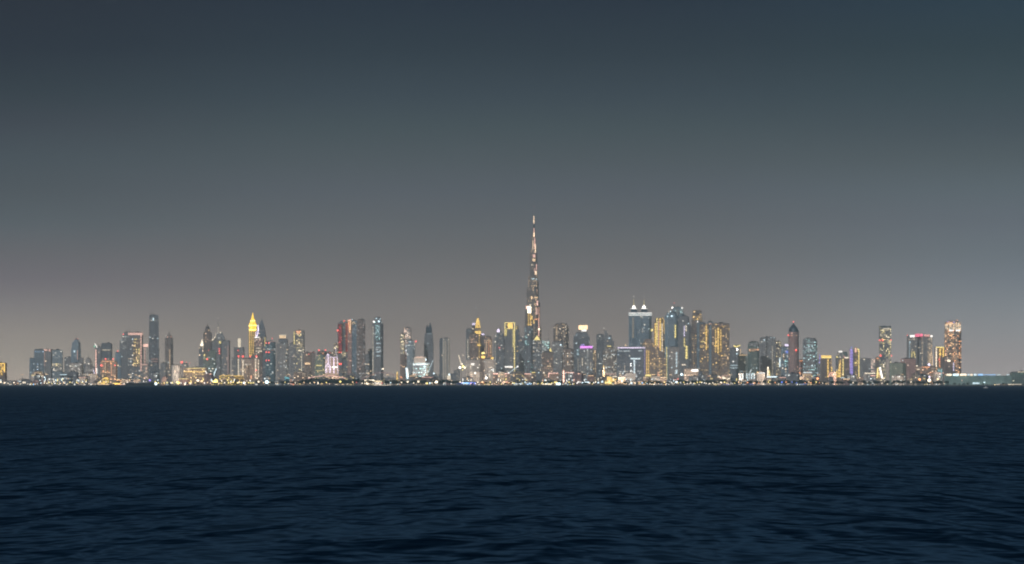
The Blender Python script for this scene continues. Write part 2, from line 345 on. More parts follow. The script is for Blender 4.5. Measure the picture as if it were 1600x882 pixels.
def tower(name, x0, x1, yt, D, mat, label, rot=0, depth=.9, shape='box', tiers=None, ribs=9, podium=None, roof=True, group=None, cat='tower', feats=()):
    k = D / F; W = (x1 - x0) * k; cx = X((x0 + x1) / 2, D); H = Z(yt, D)
    root = empty(name, (cx, D, GZ), label, cat, group)
    lx = lambda x: X(x, D) - cx
    lz = lambda y: Z(y, D) - GZ
    foot = footprint(W, depth, rot, shape)
    BOXES.append((label, cx - W / 2, cx + W / 2, D + min(p[1] for p in foot), D + max(p[1] for p in foot)))
    tiers = tiers or [(yt, 1, 1, 0)]
    body = MB(); zc = -.5; secs = []
    for t in tiers:
        yy, sb, st = t[:3]; dx = (t[3] if len(t) > 3 else 0) * k
        z = lz(yy); body.prism(scl(foot, sb, dx), zc, z, scl(foot, st, dx)); secs.append((zc, z, sb, st, dx))
        if sb == st and ribs and z - zc > 8:
            n = len(foot)
            for i in range(n):
                a, b = foot[i], foot[(i + 1) % n]; L = math.hypot(b[0] - a[0], b[1] - a[1]) * sb
                ux, uy = (b[0] - a[0]) * sb / max(L, .01), (b[1] - a[1]) * sb / max(L, .01)
                m = int(L // ribs)
                for j in range(1, m + 1):
                    q = L * (j - .5) / m; px, py = a[0] * sb + dx + ux * q, a[1] * sb + uy * q
                    body.prism([(px - ux * .4 - uy * -.02, py - uy * .4 + ux * -.02), (px + uy * .9 - ux * .4, py - ux * .9 - uy * .4), (px + uy * .9 + ux * .4, py - ux * .9 + uy * .4), (px + ux * .4, py + uy * .4)], max(zc, 0) + .3, z - .3, None, False)
        zc = z
    body.build('body', mat, root)
    def sect(z):
        for z0, z1, sb, st, dx in secs:
            if z <= z1:
                t = 0 if z1 == z0 else max(0, (z - z0) / (z1 - z0)); return sb + (st - sb) * t, dx
        return secs[-1][3], secs[-1][4]
    def fy(x, z):
        s, dx = sect(z); s = max(s, .02); return front_y(scl(foot, s, dx), x)
    top_s, top_dx = secs[-1][3], secs[-1][4]
    rr = random.Random(int(x0 * 13 + yt * 7))
    if roof and top_s > .3:
        rm = MB(); f = scl(foot, top_s * .9, top_dx); z = zc
        xs = [p[0] for p in f]; ys = [p[1] for p in f]; w_ = max(xs) - min(xs); d_ = max(ys) - min(ys)
        rm.prism(scl(foot, top_s * .86, top_dx), z + .05, z + rr.uniform(1.2, 2.6), None, False)
        ro_ = rm.build('roof', ROOFM, root); rm = MB()
        for _ in range(3):
            px = top_dx + rr.uniform(-.25, .25) * w_; py = rr.uniform(-.2, .2) * d_; s = rr.uniform(.06, .12) * w_
            rm.box(px - s, px + s, py - s, py + s, z + .03, z + rr.uniform(2.5, 5))
        if rr.random() < .35: rm.bar((top_dx, 0, z), (top_dx, 0, z + rr.uniform(12, 24)), .9, w2=.3)
        rm.build('roof_plant', STEEL, ro_)
    if podium:
        pm = MB(); s = podium[0]; pm.prism(scl(footprint(W, depth, 0, 'box'), s), -.5, podium[1])
        pm.build('podium', podium[2], root)
    for ft in feats:
        ty = ft[0]; a = ft[1:]; b = MB()
        if ty == 'spire':
            x, ya, yb, w = a[:4]; b.bar((lx(x), 0, lz(ya)), (lx(x), 0, lz(yb)), w * k, w2=w * k * .25)
            b.build('spire', light(*a[4]) if len(a) > 4 else STEEL, root)
        elif ty == 'beacon':
            x, y = a[:2]; r = (a[2] if len(a) > 2 else .75) * k; z = lz(y)
            yy = 0 if z >= zc - 1 else fy(lx(x), z) - r * .5
            b.ball((lx(x), yy, z), r); b.build('beacon', light(a[3] if len(a) > 3 else 'red', a[4] if len(a) > 4 else 2.2), root)
        elif ty == 'strip':
            x, ya, yb, w, col, s = a; xx = lx(x); h = w * k / 2
            za, zb = lz(ya), lz(yb); yv = min(fy(xx, za), fy(xx, (za + zb) / 2), fy(xx, zb)); n = max(1, int((zb - za) / 9))
            for i in range(n):
                z0 = za + (zb - za) * i / n; z1 = za + (zb - za) * (i + .82) / n
                b.box(xx - h, xx + h, yv - 2.4, yv - .9, z0, z1)
            b.build('light_strip', light(col, s), root)
        elif ty == 'bar':
            xa, xb, y, h, col, s = a; z = lz(y); yv = min(fy(lx(xa) * .98, z), fy(lx(xb) * .98, z), fy(lx((xa + xb) / 2), z))
            b.box(lx(xa), lx(xb), yv - 2.8, yv - .95, z - h * k / 2, z + h * k / 2); b.build('light_band', light(col, s), root)
        elif ty == 'slant':
            xa, ya, xb, yb, w, col, s = a; yv = min(fy(lx(xa), lz(ya)), fy(lx(xb), lz(yb)), fy(0, lz(yb)))
            b.bar((lx(xa), yv - 3, lz(ya)), (lx(xb), yv - 3, lz(yb)), w * k); b.build('light_strip', light(col, s), root)
        elif ty == 'sign':
            xa, xb, ya, yb, col, s = a; z0, z1 = lz(ya), lz(yb); yv = fy(lx((xa + xb) / 2), min(z0, zc)) if z0 < zc else -W * depth * .3
            b.box(lx(xa), lx(xb), yv - 3.4, yv - .9, z0, z1); sp_ = b.build('sign_panel', light(col, s), root)
            if z0 >= zc - .5:
                g = MB(); [g.bar((lx(q), yv - 1.5, zc - 2), (lx(q), yv - 1.5, z0 + .5), 1.2) for q in (xa + .8, xb - .8)]; g.build('sign_frame', STEEL, sp_)
        elif ty == 'crown':
            ya, yb, s0, s1, col, s = a; b.prism(scl(foot, s0 * sect(lz(ya) - .1)[0], top_dx), lz(ya) + .05, lz(yb), scl(foot, s1 * sect(lz(ya) - .1)[0], top_dx), False)
            b.build('crown', light(col, s) if col in LIGHTCOL else plain('crown_cladding', col, s), root)
        elif ty == 'pyr':
            xa, xb, ya, yb, m = a; c0 = (lx(xa) + lx(xb)) / 2; h = (xb - xa) * k / 2
            b.prism([(c0 - h, -h), (c0 + h, -h), (c0 + h, h), (c0 - h, h)], lz(ya) + .04, lz(yb), [(c0 - .2, -.2), (c0 + .2, -.2), (c0 + .2, .2), (c0 - .2, .2)], False)
            b.build('pyramid_roof', m, root)
        elif ty == 'block':
            xa, xb, ya, yb, m = a; c0 = (lx(xa) + lx(xb)) / 2; h = (xb - xa) * k / 2; hd = W * depth * .40
            b.prism([(c0 - h, -hd), (c0 + h, -hd), (c0 + h, hd), (c0 - h, hd)], max(-.4, lz(ya) + .06), lz(yb))
            b.build('upper_block' if lz(yb) > zc else 'wing', m, root)
        elif ty == 'bay':
            xa, xb, ya, yb, m = a; z0, z1 = lz(ya), lz(yb); yv = min(fy(lx(xa) * .97, z0), fy(lx(xb) * .97, z0), fy(lx((xa + xb) / 2), z0))
            b.prism([(lx(xa), yv - 1.7), (lx(xb), yv - 1.7), (lx(xb), yv - .6), (lx(xa), yv - .6)], z0, z1); b.build('window_bay', m, root)
        elif ty == 'onion':
            x, ya, yb, r, col, s = a; h = lz(yb) - lz(ya)
            prof = [(r * 1.45, 0), (r * 1.5, .07), (r * .75, .12), (r * .72, .25), (r * .85, .38), (r * .5, .58), (r * .16, .78), (.05, 1)]
            b.lathe(lx(x), 0, [(p * k, lz(ya) + q * h) for p, q in prof], 10); b.build('lantern', light(col, s), root)
        elif ty == 'dome':
            x, ya, yb, r, m = a; h = lz(yb) - lz(ya)
            b.lathe(lx(x), 0, [(r * k * math.cos(q * math.pi / 12), lz(ya) + h * math.sin(q * math.pi / 12)) for q in range(7)], 14); b.build('dome', m, root)
        elif ty == 'cyl':
            x, ya, yb, r, m = a; b.lathe(lx(x), 0, [(.01, lz(ya)), (r * k, lz(ya)), (r * k, lz(yb)), (.01, lz(yb) + .2)], 12, 0, True); b.build('drum', m, root)
        elif ty == 'frame':    # lit outline standing proud of the facade
            pts_, w, col, s = a; yv = min(fy(max(-W / 2, min(W / 2, lx(px))), lz(py)) for px, py in pts_) - 2
            for (pa, pb) in zip(pts_, pts_[1:]): b.bar((lx(pa[0]), yv, lz(pa[1])), (lx(pb[0]), yv, lz(pb[1])), w * k)
            b.build('outline_lights', light(col, s), root)
    return root

P = fac   # shorthand used in the table below
def pod(s, h, wall='sand', lit=.5, a='warm', b='cream', st=2.5): return (s, h, fac(wall, lit, a, b, st, 5, 4))
T = tower
T('lattice_tower', -12, 9.3, 567.5, 9800, P('brown', .1), 'tower at the frame edge covered in a glowing yellow lattice', feats=[
    ('frame', [(-8, 588), (-8, 568.5), (8.8, 568.5), (8.8, 582)], 1.0, 'gold', 1.6), ('strip', .6, 589, 568, .6, 'gold', 1.2), ('strip', 4.4, 587, 569, .6, 'gold', 1.2), ('slant', .6, 584, 4.4, 578, .5, 'gold', 1.2), ('slant', 4.4, 584, .6, 578, .5, 'gold', 1.2), ('slant', 4.4, 578, 8.6, 572, .5, 'gold', 1.2), ('slant', 8.6, 580, 4.4, 572, .5, 'gold', 1.2), ('slant', .6, 574, 4.4, 569, .5, 'gold', 1.2)])
T('office_tower', 45.8, 55, 560.5, 10400, P('blue', .12, 'cool', 'white', 1.2), 'short blue shoulder block stepped against the first wide office tower', rot=12, cat='office tower')
T('office_tower', 53, 69.5, 546.8, 10000, P('blue', .10, 'sky', 'white', 1.3), 'blue glass slab office tower with bluish windows and a bright lit foot', rot=14, depth=.7, cat='office tower', feats=[('strip', 65.5, 597, 582, 2, 'cool', 1.0), ('strip', 60.8, 595, 584, .7, 'sky', 1), ('bay', 59, 66, 590, 581, P('blue', .7, 'cool', 'white', 1.8))])
T('office_tower', 68.5, 83, 547.2, 10250, P('grey', .07, 'warm', 'cream', 1.2), 'grey office tower with peach lamps along its roof edge', rot=-10, cat='office tower', feats=[('bar', 69, 75, 547.3, 2.2, 'salmon', .7), ('bar', 77, 80, 548, 3, 'salmon', .6), ('strip', 70.3, 572, 549, .7, 'salmon', .5)])
T('office_tower', 82, 98.3, 547.6, 9900, P('blue', .14, 'cream', 'white', 1.3), 'wide blue office block with a band of yellow windows at mid height', rot=6, cat='office tower', feats=[('bay', 82.5, 97, 574, 568, P('grey', .7, 'yellow', 'cream', 1.4)), ('bay', 84, 98, 580, 575, P('grey', .45, 'cream', 'white', 1.1))])
T('office_block', 101.3, 112, 559, 10300, P('grey', .12, 'cool', 'cream', 1.2), 'low grey block beside the stepped tower with twin red beacons', cat='office block')
T('office_tower', 111.5, 126, 545, 10100, P('blue', .10, 'cool', 'white', 1.4), 'blue stepped tower with a narrow top and twin red beacons', shape='cham', tiers=[(545, 1, 1), (535, .86, .86, .4), (531, .6, .45, .6)], cat='office tower', feats=[
    ('beacon', 117.3, 530.2, .6), ('beacon', 120.9, 530, .6), ('sign', 116.5, 118.2, 548, 551, 'cool', 1.1), ('strip', 122, 562, 547, .7, 'salmon', .5), ('block', 124, 129.8, 600, 559, P('grey', .1, 'cool', 'cream', 1))])
T('office_block', 109, 128.5, 568, 9600, P('grey', .30, 'cream', 'white', 1.8, 4, 3.6), 'long office block with rows of cream windows below the twin-beacon tower', cat='office block', feats=[('bar', 109, 120, 592.5, 2.2, 'cream', .8), ('bay', 110, 127, 573, 569.5, P('grey', .65, 'cool', 'cream', 1.3))])
T('office_block', 132.5, 144, 562, 9700, P('grey', .28, 'cream', 'white', 1.2), 'grey office block with horizontal window rows and a chamfered roof', shape='cham', tiers=[(565, 1, 1), (561, .8, .6)], cat='office block')
T('office_tower', 149, 158.5, 543, 10700, P('grey', .05), 'narrow tower edged with one tall white light and a green-lit curved tip', cat='office tower', feats=[
    ('strip', 150.6, 587, 546, 1.1, 'salmon', 1.5), ('slant', 152.8, 544, 148.8, 537, 1.0, 'white', 1.3), ('beacon', 147.8, 541.5, 1.2, 'green', .8), ('slant', 150, 587, 145.5, 577, .8, 'lilac', 1), ('strip', 152, 584, 575, 1.0, 'white', 1.6)])
T('office_tower', 158.8, 174.3, 537.3, 10900, P('dark', .08, 'warm', 'cream', 1.2), 'flat-topped dark tower with one row of cream lights near its roof', cat='office tower', feats=[('bar', 160, 173, 547.3, 1.3, 'cream', .45)])
T('hotel_block', 158.5, 182, 565, 9500, P('brown', .22, 'orange', 'warm', 1.8), 'brown hotel block with red corner lamps and columns of amber windows', cat='hotel', shape='split', feats=[
    ('bar', 160, 180, 564.8, 1.4, 'orange', .6), ('beacon', 165, 561.3, 1.1), ('beacon', 177, 561.3, 1.1), ('beacon', 160, 571.3, 1.5, 'red', 2.4), ('beacon', 181, 571.3, .9), ('strip', 166, 592, 566, .9, 'warm', .5), ('strip', 175.5, 588, 568, .8, 'orange', .6)])
T('office_tower', 180.5, 189, 551.5, 10500, P('blue', .06), 'slim blue tower with a single red beacon on its corner', cat='office tower', feats=[('beacon', 183.8, 549, .9)])
T('residential_tower', 187.5, 203, 531, 10800, P('grey', .16, 'cool', 'cream', 1.2, cols=.1), 'pale tower with a stepped sloping top and a white lamp', cat='tower', shape='notch', tiers=[(531, 1, 1), (525, .8, .8, 1.2), (520, .55, .4, 2)], feats=[('beacon', 193, 522.7, .8), ('beacon', 191.5, 534.8, .8, 'white', 1.2), ('spire', 199.5, 522, 515, .6)])
T('hotel_tower', 201.5, 222.3, 520.3, 10300, P('dark', .30, 'warm', 'cool', 2.0), 'dark hotel tower framed by a peach light outline on its roof and one edge', rot=0, cat='hotel tower', feats=[
    ('crown', 524, 520.4, 1.02, 1.02, 'salmon', .75), ('strip', 221.6, 580, 523, 1.5, 'salmon', .75), ('bay', 209.5, 220, 573, 530, P('brown', .55, 'warm', 'yellow', 1.9, 4.4, 4)), ('spire', 201.8, 524, 511, .6), ('block', 203, 208, 524, 518.5, P('dark', .2))])
T('sign_tower', 222, 231.3, 568, 10000, P('grey', .15, 'salmon', 'warm', 1.4), 'low block carrying a tall pole with a pink rectangular sign', cat='sign tower', feats=[
    ('spire', 227, 569, 542, 2.4), ('sign', 224.5, 231.8, 542.3, 538, 'salmon', 1.1), ('strip', 227, 568, 543, 1.2, 'salmon', .55), ('bar', 222.5, 231, 570, 1, 'salmon', .5)])
T('skyscraper', 231.8, 249, 493, 11200, P('dark', .09, 'warm', 'cool', 1.1), 'tallest dark flat-topped skyscraper beside the pink sign pole', rot=8, tiers=[(545, 1, 1), (497, 1, .96), (493.2, .93, .91)], ribs=8, cat='skyscraper', feats=[
    ('sign', 239.7, 241.2, 501.5, 497.3, 'cool', 1), ('spire', 237.3, 493, 482, .7), ('spire', 234, 493, 487, .4), ('bar', 237, 248, 561.5, .7, 'salmon', .45), ('bar', 237, 248, 565.5, .7, 'salmon', .35)])
T('residential_tower', 258, 270.3, 528, 10900, P('sand', .12, 'warm', 'cool', 1, cols=.1), 'beige tower with a stepped crown and a lit vertical centre line', shape='notch', cat='tower', tiers=[(528, 1, 1), (524, .75, .7), (519, .3, .1)], feats=[
    ('strip', 266, 577, 546, .9, 'warm', .6), ('beacon', 262.3, 527, .7, 'salmon', .9), ('beacon', 267.5, 526.5, .7, 'salmon', .9), ('spire', 264.5, 519, 514, .6)])
T('office_block', 251, 259.5, 568, 10500, P('grey', .08), 'low grey wing next to the beige tower with the lit centre line', cat='office block')
T('office_block', 268.8, 282.5, 571.5, 9300, P('dark', .05), 'dark low box building with one vertical white window', cat='office block', shape='cham', feats=[('strip', 274, 583, 577, 1.2, 'cream', .8)])
T('office_block', 281.5, 300, 568.8, 9900, P('grey', .14), 'low grey block with a large red rooftop beacon', cat='office block', tiers=[(574, 1, 1), (569, .6, .5, -2)], feats=[('beacon', 284.2, 566.4, 1.7, 'red', 2.4), ('spire', 284.2, 570, 567, .6), ('beacon', 291, 566, .5), ('beacon', 296.5, 568, .5)])
T('shopping_mall', 288, 323, 575.3, 9100, P('brown', .35, 'yellow', 'warm', 2, 5, 5), 'long low mall with two rows of yellow lights', cat='mall', depth=.5, feats=[('bar', 294, 321, 575.8, 1, 'yellow', .8), ('bar', 288, 321, 581.2, 1.3, 'gold', .8), ('strip', 296, 581, 576, 2, 'warm', .6)])
T('office_tower', 310.8, 318.3, 543, 10700, P('dark', .07), 'slim dark tower topped by a glowing cream pyramid', cat='office tower', feats=[('pyr', 312.8, 318.2, 540.8, 530, light('cream', 1.6)), ('block', 312.8, 318.2, 543, 541, P('sand', .9, 'cream', 'warm', 1.6))])
T('clock_tower', 318, 330.5, 519.5, 10900, P('brown', .10, 'warm', 'salmon', 1), 'brown tower with a round ornament below its domed cupola and spire', cat='tower', tiers=[(550, 1, 1), (519.5, .96, .96)], roof=False, feats=[
    ('block', 320.3, 328, 519.5, 514.5, P('brown', .1)), ('dome', 324.2, 514.6, 509.5, 3.4, plain('copper_dome', (.16, .13, .12))), ('spire', 324.2, 510, 504, .9), ('onion', 325.7, 526.8, 521.5, 1.4, 'salmon', .3)])
T('glass_tower', 330, 345, 533, 11400, P('grey', .10, 'warm', 'cool', 1.2), 'grey tower with a slanted edge light rising to a tall antenna', cat='tower', roof=False, tiers=[(533, 1, 1), (521, 1, .15, 3.4)], feats=[
    ('slant', 330.5, 534, 337.5, 526.5, .9, 'cream', 1), ('slant', 337.5, 526.5, 337.6, 521, .6, 'cream', .7), ('spire', 341, 523, 498, 1.0), ('strip', 341, 522, 509, .6, 'cream', .6), ('beacon', 340.9, 497.8, .55, 'white', 1), ('beacon', 343.4, 545.5, .8), ('beacon', 343.4, 549, .8), ('beacon', 343.4, 552.5, .8), ('sign', 342.7, 345.8, 537.3, 533.5, 'yellow', .8)])
T('glass_tower', 344.5, 358.8, 527, 11800, P('pale', .14, 'salmon', 'warm', .9), 'pale tower with a roof sloping down away from the antenna tower', cat='tower', roof=False, tiers=[(532, 1, 1), (518.5, 1, .1, -6)], feats=[('beacon', 344.9, 520, 1.1, 'cream', .9), ('strip', 357, 585, 541, 2.0, 'salmon', .22)])
T('office_block', 326, 337, 548, 10300, P('green', .22, 'cool', 'cream', 1.4), 'green glass block with scattered lights in front of the slanted-edge tower', cat='office block', feats=[('beacon', 324.5, 561.5, 1.2), ('beacon', 326.3, 548, .7), ('sign', 318.8, 321, 557, 553.8, 'yellow', 1), ('block', 318, 327, 600, 556, P('green', .25, 'yellow', 'cool', 1.6))])
T('office_tower', 366.3, 381.2, 543, 11000, P('grey', .08), 'grey tower whose roof carries a glowing cream cylinder', cat='office tower', shape='split', roof=False, feats=[
    ('cyl', 374, 543, 529.3, 2.3, light('cream', .75)), ('strip', 373, 590, 560, 1.5, 'cream', .8), ('strip', 380, 592, 560, 1.4, 'cream', .9), ('beacon', 372, 548, 1), ('beacon', 373.2, 557.3, 1.3), ('beacon', 380, 557.3, 1.4), ('block', 362.5, 367, 600, 559, P('grey', .15))])
T('office_block', 378, 404.5, 561, 9800, P('brown', .22, 'cream', 'warm', 2, 4, 4), 'brown office block with tall bright cream window bays and red lamps', cat='office block', shape='split', feats=[
    ('bay', 380.5, 394, 571, 562, P('sand', .75, 'cream', 'white', 1.7, 7, 7)), ('strip', 380.7, 592, 563, 1.4, 'cream', 1), ('strip', 400.5, 592, 560, 1.5, 'cream', .9), ('strip', 405, 590, 561, 1.1, 'cream', .8), ('beacon', 391, 557.3, 1.2), ('beacon', 400.7, 557.3, 1.3), ('beacon', 380.5, 557.3, .9), ('beacon', 401, 579, 1.1), ('sign', 392.3, 394.2, 592.5, 587, 'orange', .9)])
GT = T('golden_tower', 389, 400.6, 518, 11300, P('sand', .16, 'gold', 'yellow', 1.2), 'slim tower crowned by a brilliant golden bulb tapering to a needle', cat='tower', roof=False, tiers=[(518, 1, 1)], depth=1, feats=[
    ('strip', 390.6, 556, 518, 1.3, 'gold', 1.0), ('strip', 393.6, 556, 518, .8, 'gold', .9), ('strip', 396.2, 553, 518, .9, 'gold', .9), ('strip', 399.2, 545, 518, 1.0, 'gold', .9)])
gm = MB(); gk = 11300 / F; gm.lathe(0, 0, [(r * gk, Z(y, 11300) - GZ) for y, r in ((518.3, 5.3), (516, 5.5), (509, 6.3), (506, 5.1), (502, 3.6), (498, 2.2), (494, 1.1), (490.8, .7), (488.6, .15))], 8); gcr_ = gm.build('crown', light('amber', 1.5), GT)
gr_ = MB(); [gr_.lathe(0, 0, [(r * gk, Z(y, 11300) - GZ - .5), (r * gk, Z(y, 11300) - GZ + 2)], 8) for y, r in ((516, 5.8), (509.3, 6.5), (502, 3.9))]; gr_.build('crown_ring', light('yellow', 2.8), gcr_)
T('office_tower', 397.5, 409.5, 528, 10700, P('brown', .30, 'salmon', 'cream', 1.6), 'tower with a white glowing sail-shaped fin curving above its roof', cat='office tower', feats=[
    ('frame', [(401, 527), (403.6, 521), (404.3, 514), (403.2, 508.5)], 1.4, 'lilac', 1.7), ('frame', [(400, 526), (400.9, 518)], .8, 'lilac', 1.1), ('bar', 398, 406, 527.6, 1.6, 'white', 1.3), ('bar', 400, 409, 544.5, 1, 'cream', .6), ('bar', 400, 409, 549, 1.5, 'cream', .7), ('bar', 400, 409, 538.5, .8, 'salmon', .4)])
T('pointed_tower', 402.5, 415.3, 525, 11900, P('dark', .06), 'dark tower narrowing in a pointed arch with one yellow edge light', cat='tower', roof=False, tiers=[(525, 1, 1), (514, 1, .78), (505, .78, .4), (499, .4, .05)], feats=[('spire', 409.2, 500, 493, .6), ('strip', 414.5, 541, 527, .8, 'yellow', 1)])
T('office_tower', 415.3, 430.3, 534.5, 11000, P('teal', .12, 'cool', 'cream', 1), 'teal glass tower with stacked pairs of red lamps down its edge', cat='office tower', shape='notch', feats=[
    ('beacon', 425.3, 529.2, .8), ('spire', 425.3, 534, 530, .5)] + [('beacon', x, y, 1.0) for y in (536.3, 550.7, 563.6) for x in (416.5, 420.7)] + [('bar', 416, 430, 547.6, .7, 'salmon', .3), ('bar', 421, 430, 534.4, .6, 'salmon', .35)])
T('residential_tower', 436, 449, 530, 10900, P('dark', .14, 'warm', 'cool', 1.3), 'dark tower with a glowing amber box sign on its roof', cat='tower', feats=[('sign', 437, 447, 529, 524, 'warm', .85), ('bar', 436.5, 448, 524.2, 1, 'cream', .8), ('beacon', 444.3, 538.8, 1.4, 'yellow', 1.6)])
T('residential_tower', 432.5, 450, 537.5, 10500, P('grey', .16, 'warm', 'cool', 1.1, cols=.08), 'grey apartment tower stepping out in front of the amber box sign', cat='apartment tower', shape='notch', feats=[('block', 440, 447, 600, 545, P('brown', .2, 'warm', 'cool', 1.2))])
T('residential_tower', 449.5, 462, 537, 10800, P('grey', .13, 'salmon', 'cream', 1), 'plain grey apartment tower beside the one with the orange triangle', cat='apartment tower', tiers=[(541, 1, 1), (536.8, .7, .7, 1.5)])
T('residential_tower', 459.3, 475.3, 517.2, 10400, P('dark', .34, 'yellow', 'cream', 1.9, 4.5, 4), 'tower dense with yellow windows and an orange inverted triangle on top', cat='apartment tower', rot=0, feats=[
    ('slant', 464.2, 518.2, 466.8, 522.3, 1.2, 'orange', .9), ('slant', 470, 518.2, 467, 522.3, 1.2, 'orange', .9), ('bar', 463.5, 470.5, 518, 1.2, 'orange', .9), ('strip', 460.3, 538, 518, 1.0, 'yellow', 1), ('bay', 464, 474, 542, 534, P('sand', .85, 'yellow', 'cream', 1.6)), ('bar', 466, 473, 548.5, 1.4, 'cream', .8), ('strip', 472, 590, 552, 1.1, 'cream', .5)])
T('apartment_block', 475.5, 486.5, 551.5, 10200, P('brown', .16, 'warm', 'cream', 1), 'brown block with an orange light band around its middle', cat='apartment block', feats=[('bar', 477, 485, 568.4, 2.8, 'warm', 1), ('beacon', 477.3, 551, .6), ('beacon', 483, 554, .6)])
T('apartment_block', 485.5, 492.5, 551.5, 10600, P('sand', .08), 'slim pale block with two small red roof lamps', cat='apartment block', feats=[('beacon', 486, 551.2, .8), ('beacon', 490, 551.2, .8)])
T('hotel_block', 492.5, 509.5, 560.5, 10000, P('green', .32, 'yellow', 'warm', 1.5), 'domed dark hotel block with yellow window rows behind the lilac neon outline', cat='hotel', shape='cham', tiers=[(564, 1, 1), (557, .95, .7), (554, .6, .3)], feats=[('bar', 494, 504, 571.5, 1.4, 'yellow', .7), ('bar', 494, 509, 579.5, .9, 'yellow', .45)])
T('apartment_block', 496, 511, 550, 11000, P('brown', .2, 'warm', 'salmon', 1), 'brown block with two bright red beacons over the domed hotel', cat='apartment block', shape='notch', feats=[('beacon', 498.5, 547.6, 1.1), ('beacon', 508.6, 547.3, 1), ('beacon', 505, 552.5, 1, 'orange', 1.1), ('beacon', 516, 551.5, .6)])
T('apartment_block', 511, 523, 551, 11200, P('brown', .14), 'brown flat block behind the top of the lilac neon outline', cat='apartment block')
T('neon_pavilion', 508.5, 529, 558, 9400, P('brown', .12, 'warm', 'cream', 1), 'building outlined in lilac neon with a pointed arch and a cross shape', cat='neon building', depth=.4, roof=False, tiers=[(559, 1, 1)], feats=[
    ('frame', [(509, 583), (509, 573), (512.8, 568.5), (516.5, 573), (516.5, 583)], .8, 'lilac', 1.5), ('frame', [(511, 583), (511, 575), (513, 571.5), (515, 575), (515, 583)], .6, 'lilac', 1.2),
    ('frame', [(509.8, 571), (509.8, 557.5), (513, 553.3), (516.2, 557.5), (516.2, 571)], .6, 'lilac', .9), ('frame', [(513, 554), (513, 569)], .9, 'lilac', 1.4),
    ('frame', [(516.8, 558.5), (527, 558.5), (528.2, 583.5)], .7, 'lilac', 1.0), ('frame', [(522, 583.5), (522, 558.5)], 1.1, 'lilac', 1.4), ('frame', [(518.5, 574), (527, 574)], 1.5, 'white', 1.7), ('frame', [(527.2, 558), (525, 550), (525, 541)], .6, 'lilac', .7)])
T('residential_tower', 522, 528.3, 536.5, 10500, P('brown', .35, 'cream', 'yellow', 1.6), 'slim tower with cream windows and a white roof lamp hugging the red tower', cat='apartment tower', feats=[('beacon', 526.2, 536.5, 1.3, 'white', 1.8)])
T('red_tower', 528, 546.5, 504, 10900, P('dark', .15, 'yellow', 'warm', 1.3), 'dark tower with two broad red-lit flanks beside a peach wedge', cat='tower', roof=False, shape='split', tiers=[(506, 1, 1), (501.5, .95, .6, 1)], feats=[
    ('bay', 528.6, 534.6, 553, 506.5, P('redw', .95, 'red', 'rose', .5, 5, 4)), ('bay', 540.3, 546, 550, 506, P('redw', .95, 'red', 'orange', .5, 5, 4)), ('beacon', 528.2, 517, 1.3), ('beacon', 531.5, 535, .8), ('beacon', 531, 551, .8), ('beacon', 533.5, 551, .8), ('beacon', 531, 569, 1.2), ('beacon', 533.5, 569, 1), ('beacon', 538, 502, 1), ('bay', 533, 541, 560, 549, P('sand', .6, 'yellow', 'cream', 1.4)), ('bay', 531, 546, 583, 579, P('sand', .8, 'warm', 'cream', 1.1))])
T('wedge_tower', 543.5, 549.5, 500, 10600, P('pink', .1, 'salmon', 'warm', 1), 'narrow tower with a glowing peach wedge pointing down from its top', cat='tower', roof=False, feats=[('slant', 544, 501, 546.9, 521, 1.2, 'orange', .9), ('slant', 548, 500, 547, 521, 1.2, 'warm', .9), ('bar', 543.5, 548.4, 501.2, 1.8, 'salmon', .9), ('strip', 545.9, 513, 503, 1.8, 'orange', .8), ('beacon', 550, 499.5, .8, 'cool', 1)])
T('residential_tower', 548, 559, 502, 11300, P('blue', .10, 'salmon', 'cool', .9, cols=.1), 'blue-grey tower with a faint orange arch of light under its roof', cat='apartment tower', feats=[('slant', 550, 507, 552.5, 503, .9, 'warm', .8), ('slant', 555.5, 507, 553, 503, .9, 'warm', .8), ('beacon', 547, 499.7, .6)])
T('residential_tower', 557.5, 570.5, 500, 10900, P('brown', .24, 'cool', 'salmon', .9, 4.5, 4, cols=.15), 'tall brown tower speckled all over with dim windows next to the faint arch', cat='apartment tower', shape='notch', tiers=[(505, 1, 1), (500, .9, .9)])
T('apartment_block', 570, 577, 555, 11200, P('grey', .1), 'hazy low block between the brown speckled tower and the glass-lit tower', cat='apartment block')
T('apartment_block', 575.5, 583, 546.5, 11400, P('grey', .1), 'slim hazy block whose top stands above its lower neighbour beside the glass-lit tower', cat='apartment block')
T('glass_tower', 582, 598.5, 502, 10800, P('dark', .10, 'cool', 'white', 1, cols=.05), 'dark tower with clustered white roof lamps and a teal-lit glass centre', cat='tower', shape='cham', tiers=[(506, 1, 1), (497, .8, .6)], feats=[
    ('bay', 587, 594, 533, 508, P('teal', .8, 'teal', 'cool', 1.1, 4, 4)), ('beacon', 584.5, 503, 1.5, 'white', 1.9), ('beacon', 592.3, 502.5, 1.5, 'cool', 1.9), ('beacon', 588.5, 498, 1, 'cool', 1.2), ('beacon', 594.5, 498.5, .9, 'cool', 1.1), ('beacon', 586.5, 504, .9, 'teal', 1), ('strip', 583.1, 584, 510, .9, 'cream', .6)] + [('bar', 588, 595, y, 1.6, 'cool', .45) for y in (537, 543.5, 550.2, 556.5)])
T('residential_tower', 625.5, 632.5, 522.2, 10600, P('brown', .2, 'salmon', 'warm', 1), 'slim stepped tower with a cream-lit upper half beside its taller pink twin', cat='apartment tower', feats=[('bay', 626.2, 631, 554, 523, P('pale', .97, 'cream', 'yellow', 2.4, 4.5, 3.6))])
